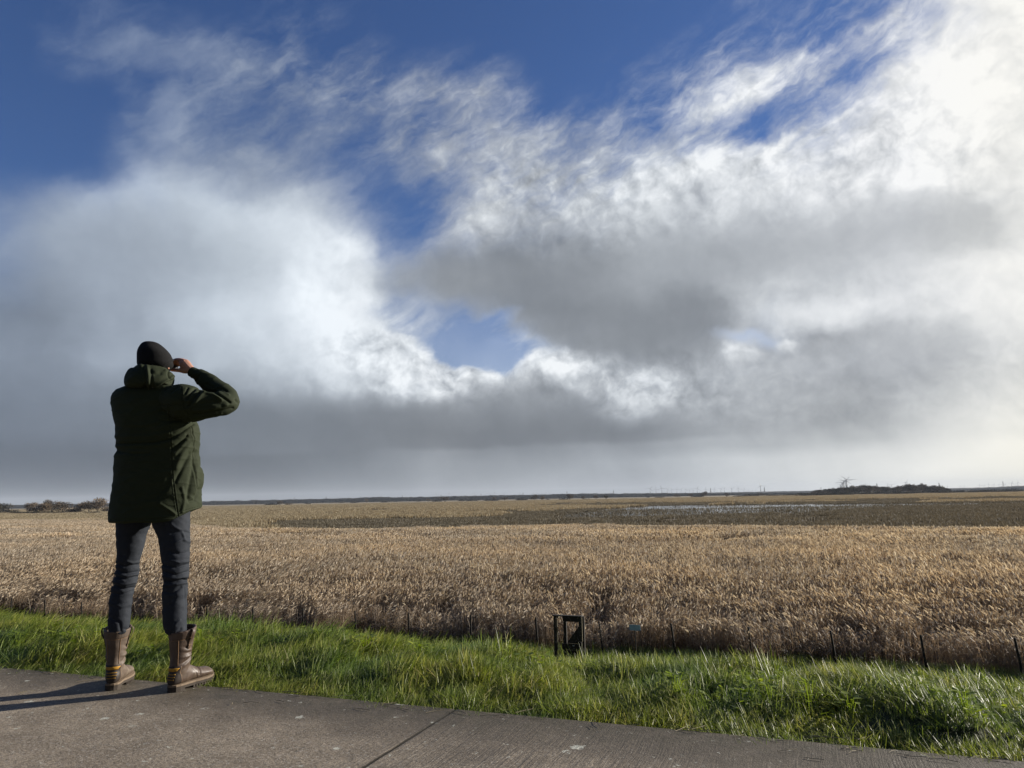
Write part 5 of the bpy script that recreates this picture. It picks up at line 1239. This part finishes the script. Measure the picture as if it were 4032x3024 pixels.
def boot(heel, az_, ml, mir, label):
    F_ = Vector((math.sin(az_), math.cos(az_), 0)); Rt = Vector((math.cos(az_), -math.sin(az_), 0))
    r = empty('boot', heel + F_*0.060, 0.0); r.rotation_euler = (0, 0, -az_ + math.pi/2)           # local x points to the toe
    r.parent = person; r.scale = (0.95, 0.95, 1.0)
    r['label'] = label
    mb = MB()
    sec = [(-0.072, .016, .085), (-0.066, .028, .105), (-.050, .036, .125), (-.02, .0405, .15), (.02, .042, .15), (.06, .043, .126), (.10, .046, .103), (.14, .0495, .092), (.175, .050, .088), (.205, .046, .083), (.225, .037, .074), (.240, .022, .058), (.244, .008, .048)]
    n = 28; rings = []
    for x, hw, ht in sec:
        off = (0.006 if x > 0.05 else 0)*mir; ring = []
        for j in range(n):
            t = 2*math.pi*j/n; co, si = math.cos(t), math.sin(t); ex = 2.6 if x < 0.06 else 2.2
            zz = 0.034 + (ht-0.034)*0.5*(1 + math.copysign(abs(si)**(2/ex), si)); kx = 1.0 if si < 0 else (1 - 0.30*si)
            ring.append(Vector((x, off + hw*kx*math.copysign(abs(co)**(2/ex), co), zz)))
        rings.append(ring)
    mb.add([v for q in rings for v in q], [(i*n+j, i*n+(j+1) % n, (i+1)*n+(j+1) % n, (i+1)*n+j) for i in range(len(rings)-1) for j in range(n)] + [tuple(range(n))[::-1], tuple((len(rings)-1)*n+j for j in range(n))])
    sh = [(.06, -.012, .050, .038), (.10, -.012, .056, .043), (.135, -.006, .062, .047), (.17, -.003, .060, .050), (.21, -.003, .063, .055), (.25, -.003, .068, .060), (.29, -.002, .074, .070), (.322, -.001, .079, .075)]
    rings = []
    for z, cx, a_, b_ in sh: rings.append([Vector((cx + a_*math.cos(2*math.pi*j/n), b_*math.sin(2*math.pi*j/n), z + (0.012*math.cos(2*math.pi*j/n) if z > .3 else 0))) for j in range(n)])
    # turn the top inwards, down into the opening
    rings.append([Vector((v.x*0.85, v.y*0.85, v.z)) for v in rings[-1]]); rings.append([Vector((v.x, v.y, v.z-0.03)) for v in rings[-1]])
    mb.add([v for q in rings for v in q], [(i*n+j, i*n+(j+1) % n, (i+1)*n+(j+1) % n, (i+1)*n+j) for i in range(len(rings)-1) for j in range(n)] + [tuple(range(n))[::-1], tuple((len(rings)-1)*n+j for j in range(n))])
    me = fuse(mb, 0.0035, 5, 0.5); me.name = 'boot_upper'
    nn = len(me.vertices); co = np.empty(nn*3); me.vertices.foreach_get('co', co); co = co.reshape(-1, 3); nm = np.empty(nn*3); me.vertices.foreach_get('normal', nm); nm = nm.reshape(-1, 3)
    d = np.zeros(nn)
    for z0, sl, amp, wd in ((.160, .30, -.0065, .008), (.176, .12, .0055, .009), (.192, -.12, -.0055, .008), (.208, .2, .0045, .010), (.228, -.25, -.0045, .009), (.146, .5, .004, .009)):
        q = co[:, 2] - (z0 + sl*(co[:, 0]) + 0.006*np.sin(co[:, 1]*60 + z0*90)); d += amp*np.exp(-(q/wd)**2)*np.clip((co[:, 0]+.055)/.04, 0.1, 1)
    for x0, amp in ((.115, -.003), (.13, .002), (.10, .002)): d += amp*np.exp(-((co[:, 0]-x0-0.3*(co[:, 2]-.09))/.006)**2)*(co[:, 2] > .06)
    # vamp seam and top band
    q = co[:, 0] - (0.062 + 0.9*(0.115-co[:, 2])*0.55); d += np.where(co[:, 2] < .135, -.0022*np.exp(-(q/.003)**2), 0)
    q = co[:, 2] - (0.278 + .16*co[:, 0]); d += -.0022*np.exp(-(q/.0025)**2) + np.where(q > 0, .0012, 0)
    d += 0.002*fbm(co, (25, 25, 25), az_*7)
    co += nm*d[:, None]; me.vertices.foreach_set('co', co.ravel()); me.update()
    me.materials.append(ml); me.polygons.foreach_set('use_smooth', [True]*len(me.polygons))
    upper = link(bpy.data.objects.new('boot_upper', me), r)
    bv = BVHTree.FromPolygons([tuple(v.co) for v in me.vertices], [tuple(p.vertices) for p in me.polygons])
    def wrap(ph, z, off):
        cx = -0.008; o_ = Vector((cx + 0.25*math.cos(ph), 0.25*math.sin(ph), z)); h, nr, ix, ds = bv.ray_cast(o_, Vector((-math.cos(ph), -math.sin(ph), 0)))
        if h is None: h = Vector((cx + .06*math.cos(ph), .05*math.sin(ph), z))
        return h + Vector((math.cos(ph), math.sin(ph), 0))*off
    def patch(name, edge, off, m_, par=None, nu=14, nv=10):
        "edge(v) -> (phi0, phi1, z) ; a thin piece lying on the leather"
        vs = []
        for i in range(nv+1):
            a0, a1, z = edge(i/nv)
            for j in range(nu+1): vs.append(wrap(a0 + (a1-a0)*j/nu, z, off))
        k = nu+1; o = obj(name, vs, [(i*k+j, i*k+j+1, (i+1)*k+j+1, (i+1)*k+j) for i in range(nv) for j in range(nu)], m_, par or r)
        so_ = o.modifiers.new('thick', 'SOLIDIFY'); so_.thickness = 0.003; so_.offset = 0; return o
    pi = math.pi
    pan = patch('heel_panel', lambda v: (pi - np.interp(v, [0, .3, .7, .92, 1], [1.30, 1.15, .85, 1.0, .95]), pi + np.interp(v, [0, .3, .7, .92, 1], [1.30, 1.15, .85, 1.0, .95]), 0.040 + 0.092*v), 0.0008, M_PANEL, nu=24, nv=14)
    patch('label_strip', lambda v: (pi - .55 - .28*v, pi + .55 + .28*v, 0.108 + 0.016*v), 0.0030, M_YEL, nu=16, nv=3)
    for q in range(3): patch('label_bar', lambda v: (pi - .48 + .05*q, pi + .48 - .05*q, 0.090 - .0135*q + 0.0045*v), 0.0022, M_BAR, nu=12, nv=2)
    def line(name, pts, rad, m_, par=None):
        mb = MB(); mb.tube([wrap(a_, z, 0.0008) for a_, z in pts], rad, 6); return mb.make(name, m_, par or r, True)
    for s in (1, -1):
        line('piping', [(pi + s*np.interp(v, [0, .3, .7, .92, 1], [1.32, 1.17, .87, 1.03, .96]), 0.040 + 0.093*v) for v in np.linspace(0, 1, 16)], 0.0016, M_TAN)
        line('piping', [(pi + s*0.62, z) for z in np.linspace(.136, .270, 12)], 0.0015, M_TAN)
        # pull strap: a loop of leather at each side
        ph = s*1.45
        a_ = wrap(ph, .300, 0.0); o_ = Vector((math.cos(ph), math.sin(ph), 0)); tg = Vector((-math.sin(ph), math.cos(ph), 0))
        pth = [wrap(ph, .215, .002), wrap(ph, .240, .003), wrap(ph, .262, .005), a_ + o_*.013 - up*.015, a_ + o_*.018 + up*.010, a_ + o_*.012 + up*.024, a_ + o_*.000 + up*.026, a_ - o_*.006 + up*.016, a_ - o_*.006 - up*.02]
        vs = []
        for p in pth: vs += [p - tg*.013, p + tg*.013]
        o = obj('pull_strap', vs, [(2*i, 2*i+1, 2*i+3, 2*i+2) for i in range(len(pth)-1)], ml, r); q = o.modifiers.new('t', 'SOLIDIFY'); q.thickness = .0035
        q = o.modifiers.new('b', 'SUBSURF'); q.levels = 1; q.render_levels = 1
        mb = MB()
        for z in (.218, .224, .240): mb.tube([wrap(ph-.15, z, .0055), wrap(ph+.15, z, .0055)], .001, 5)
        mb.tube([wrap(ph-.15, .224, .0055), wrap(ph+.15, .240, .0055)], .001, 5); mb.tube([wrap(ph+.15, .224, .0055), wrap(ph-.15, .240, .0055)], .001, 5)
        mb.make('stitching', M_TAN, o)
    line('stitching', [(a, .276 + .010*math.cos(a)) for a in np.linspace(0.2, 2*pi-.2, 40)], 0.0009, M_TAN, upper)
    # welt and sole
    outl = [(-.076, 0), (-.072, .018), (-.058, .034), (-.03, .041), (.0, .041), (.04, .041), (.08, .046), (.12, .052), (.16, .055), (.20, .052), (.228, .041), (.246, .020), (.250, 0)]
    full = outl + [(x, -y) for x, y in outl[::-1][1:-1]]
    full = [(x, y + (0.006*mir if x > .05 else 0)) for x, y in full]
    def slab(mb, z0, z1, g0=1.0, x0=-9, x1=9):
        pl_ = [(min(max(x, x0), x1), y) for x, y in full]
        k = len(pl_); rise = lambda x: 0.010*max(0, (x-.17)/.08)**2
        mb.add([(x*g0, y*g0, z0+rise(x)) for x, y in pl_] + [(x, y, z1+rise(x)) for x, y in pl_], [tuple(range(k))[::-1], tuple(range(k, 2*k))] + [(j, (j+1) % k, k+(j+1) % k, k+j) for j in range(k)])
    mb = MB(); slab(mb, .0262, .037); o = mb.make('welt', M_WELT, r); q = o.modifiers.new('b', 'BEVEL'); q.width = .002; q.segments = 2
    mb = MB(); slab(mb, .014, .026, .985)
    mb.add(*heelblock(full)); 
    for i in range(9):                     # tread lugs under the forefoot, and at the heel rim
        x = .075 + i*.019; hw = np.interp(x, [p[0] for p in outl], [p[1] for p in outl])*.97; rs = 0.010*max(0, (x-.17)/.08)**2
        for s in (-1, 1): mb.box((x-.0065, s*hw*.5 - hw*.45 + (0.006*mir), 0.0+rs), (x+.0065, s*hw*.5 + hw*.48 + (0.006*mir), .0138+rs))
    mb.make('sole', M_SOLE, r)
    return r
def heelblock(full):
    pl_ = [(min(x, .018), y) for x, y in full if x < .05]
    pl_ = [(x*.985, y*.97) for x, y in full if x < .025]
    pl_ = sorted([p for p in pl_ if p[1] >= 0], key=lambda p: -p[0]) + sorted([p for p in pl_ if p[1] < 0], key=lambda p: p[0])
    k = len(pl_); return [(x, y, 0.0) for x, y in pl_] + [(x, y, .0139) for x, y in pl_], [tuple(range(k)), tuple(range(k, 2*k))[::-1]] + [(j, k+j, k+(j+1) % k, (j+1) % k) for j in range(k)]
hr = on_z(*Z2(606, 1548), 0.0); hl = on_z(*Z2(116, 1533), 0.0)
tr = on_z(*Z2(948, 1468), 0.0); tl_ = on_z(*Z2(326, 1465), 0.0)
print('boots', hr, tr, hl, tl_)
boot(hr, BOOT_R, M_LEA[0], 1, 'shiny brown leather boot with toe turned right')
boot(hl, BOOT_L, M_LEA[1], -1, 'dusty brown leather boot pointing away')
# --- binoculars held to the eyes
M_BIN = flat('black_rubber', (0.015, 0.015, 0.016), 0.5, 0.4, 0.2, 60)
bn = empty('binoculars', headc + FH*0.10 - up*0.018); tag(bn, 'small black binoculars held up to the eyes in both hands', 'binoculars')
def rel(v): return v - bn.location
for s in (-1, 1):
    c0 = headc + LH*s*0.032 - up*0.018
    mb = MB(); mb.tube([rel(c0 + FH*.104), rel(c0 + FH*.120), rel(c0 + FH*.121), rel(c0 + FH*.145), rel(c0 + FH*.165)], [.013, .013, .016, .017, .019], 18); mb.make('barrel', M_BIN, bn, True)
mb = MB(); mb.tube([rel(headc + FH*.135 - up*.018 - LH*.02), rel(headc + FH*.135 - up*.018 + LH*.02)], .008, 10); mb.tube([rel(headc + FH*.125 - up*.012), rel(headc + FH*.165 - up*.012)], .007, 12); mb.make('bridge', M_BIN, bn, True)
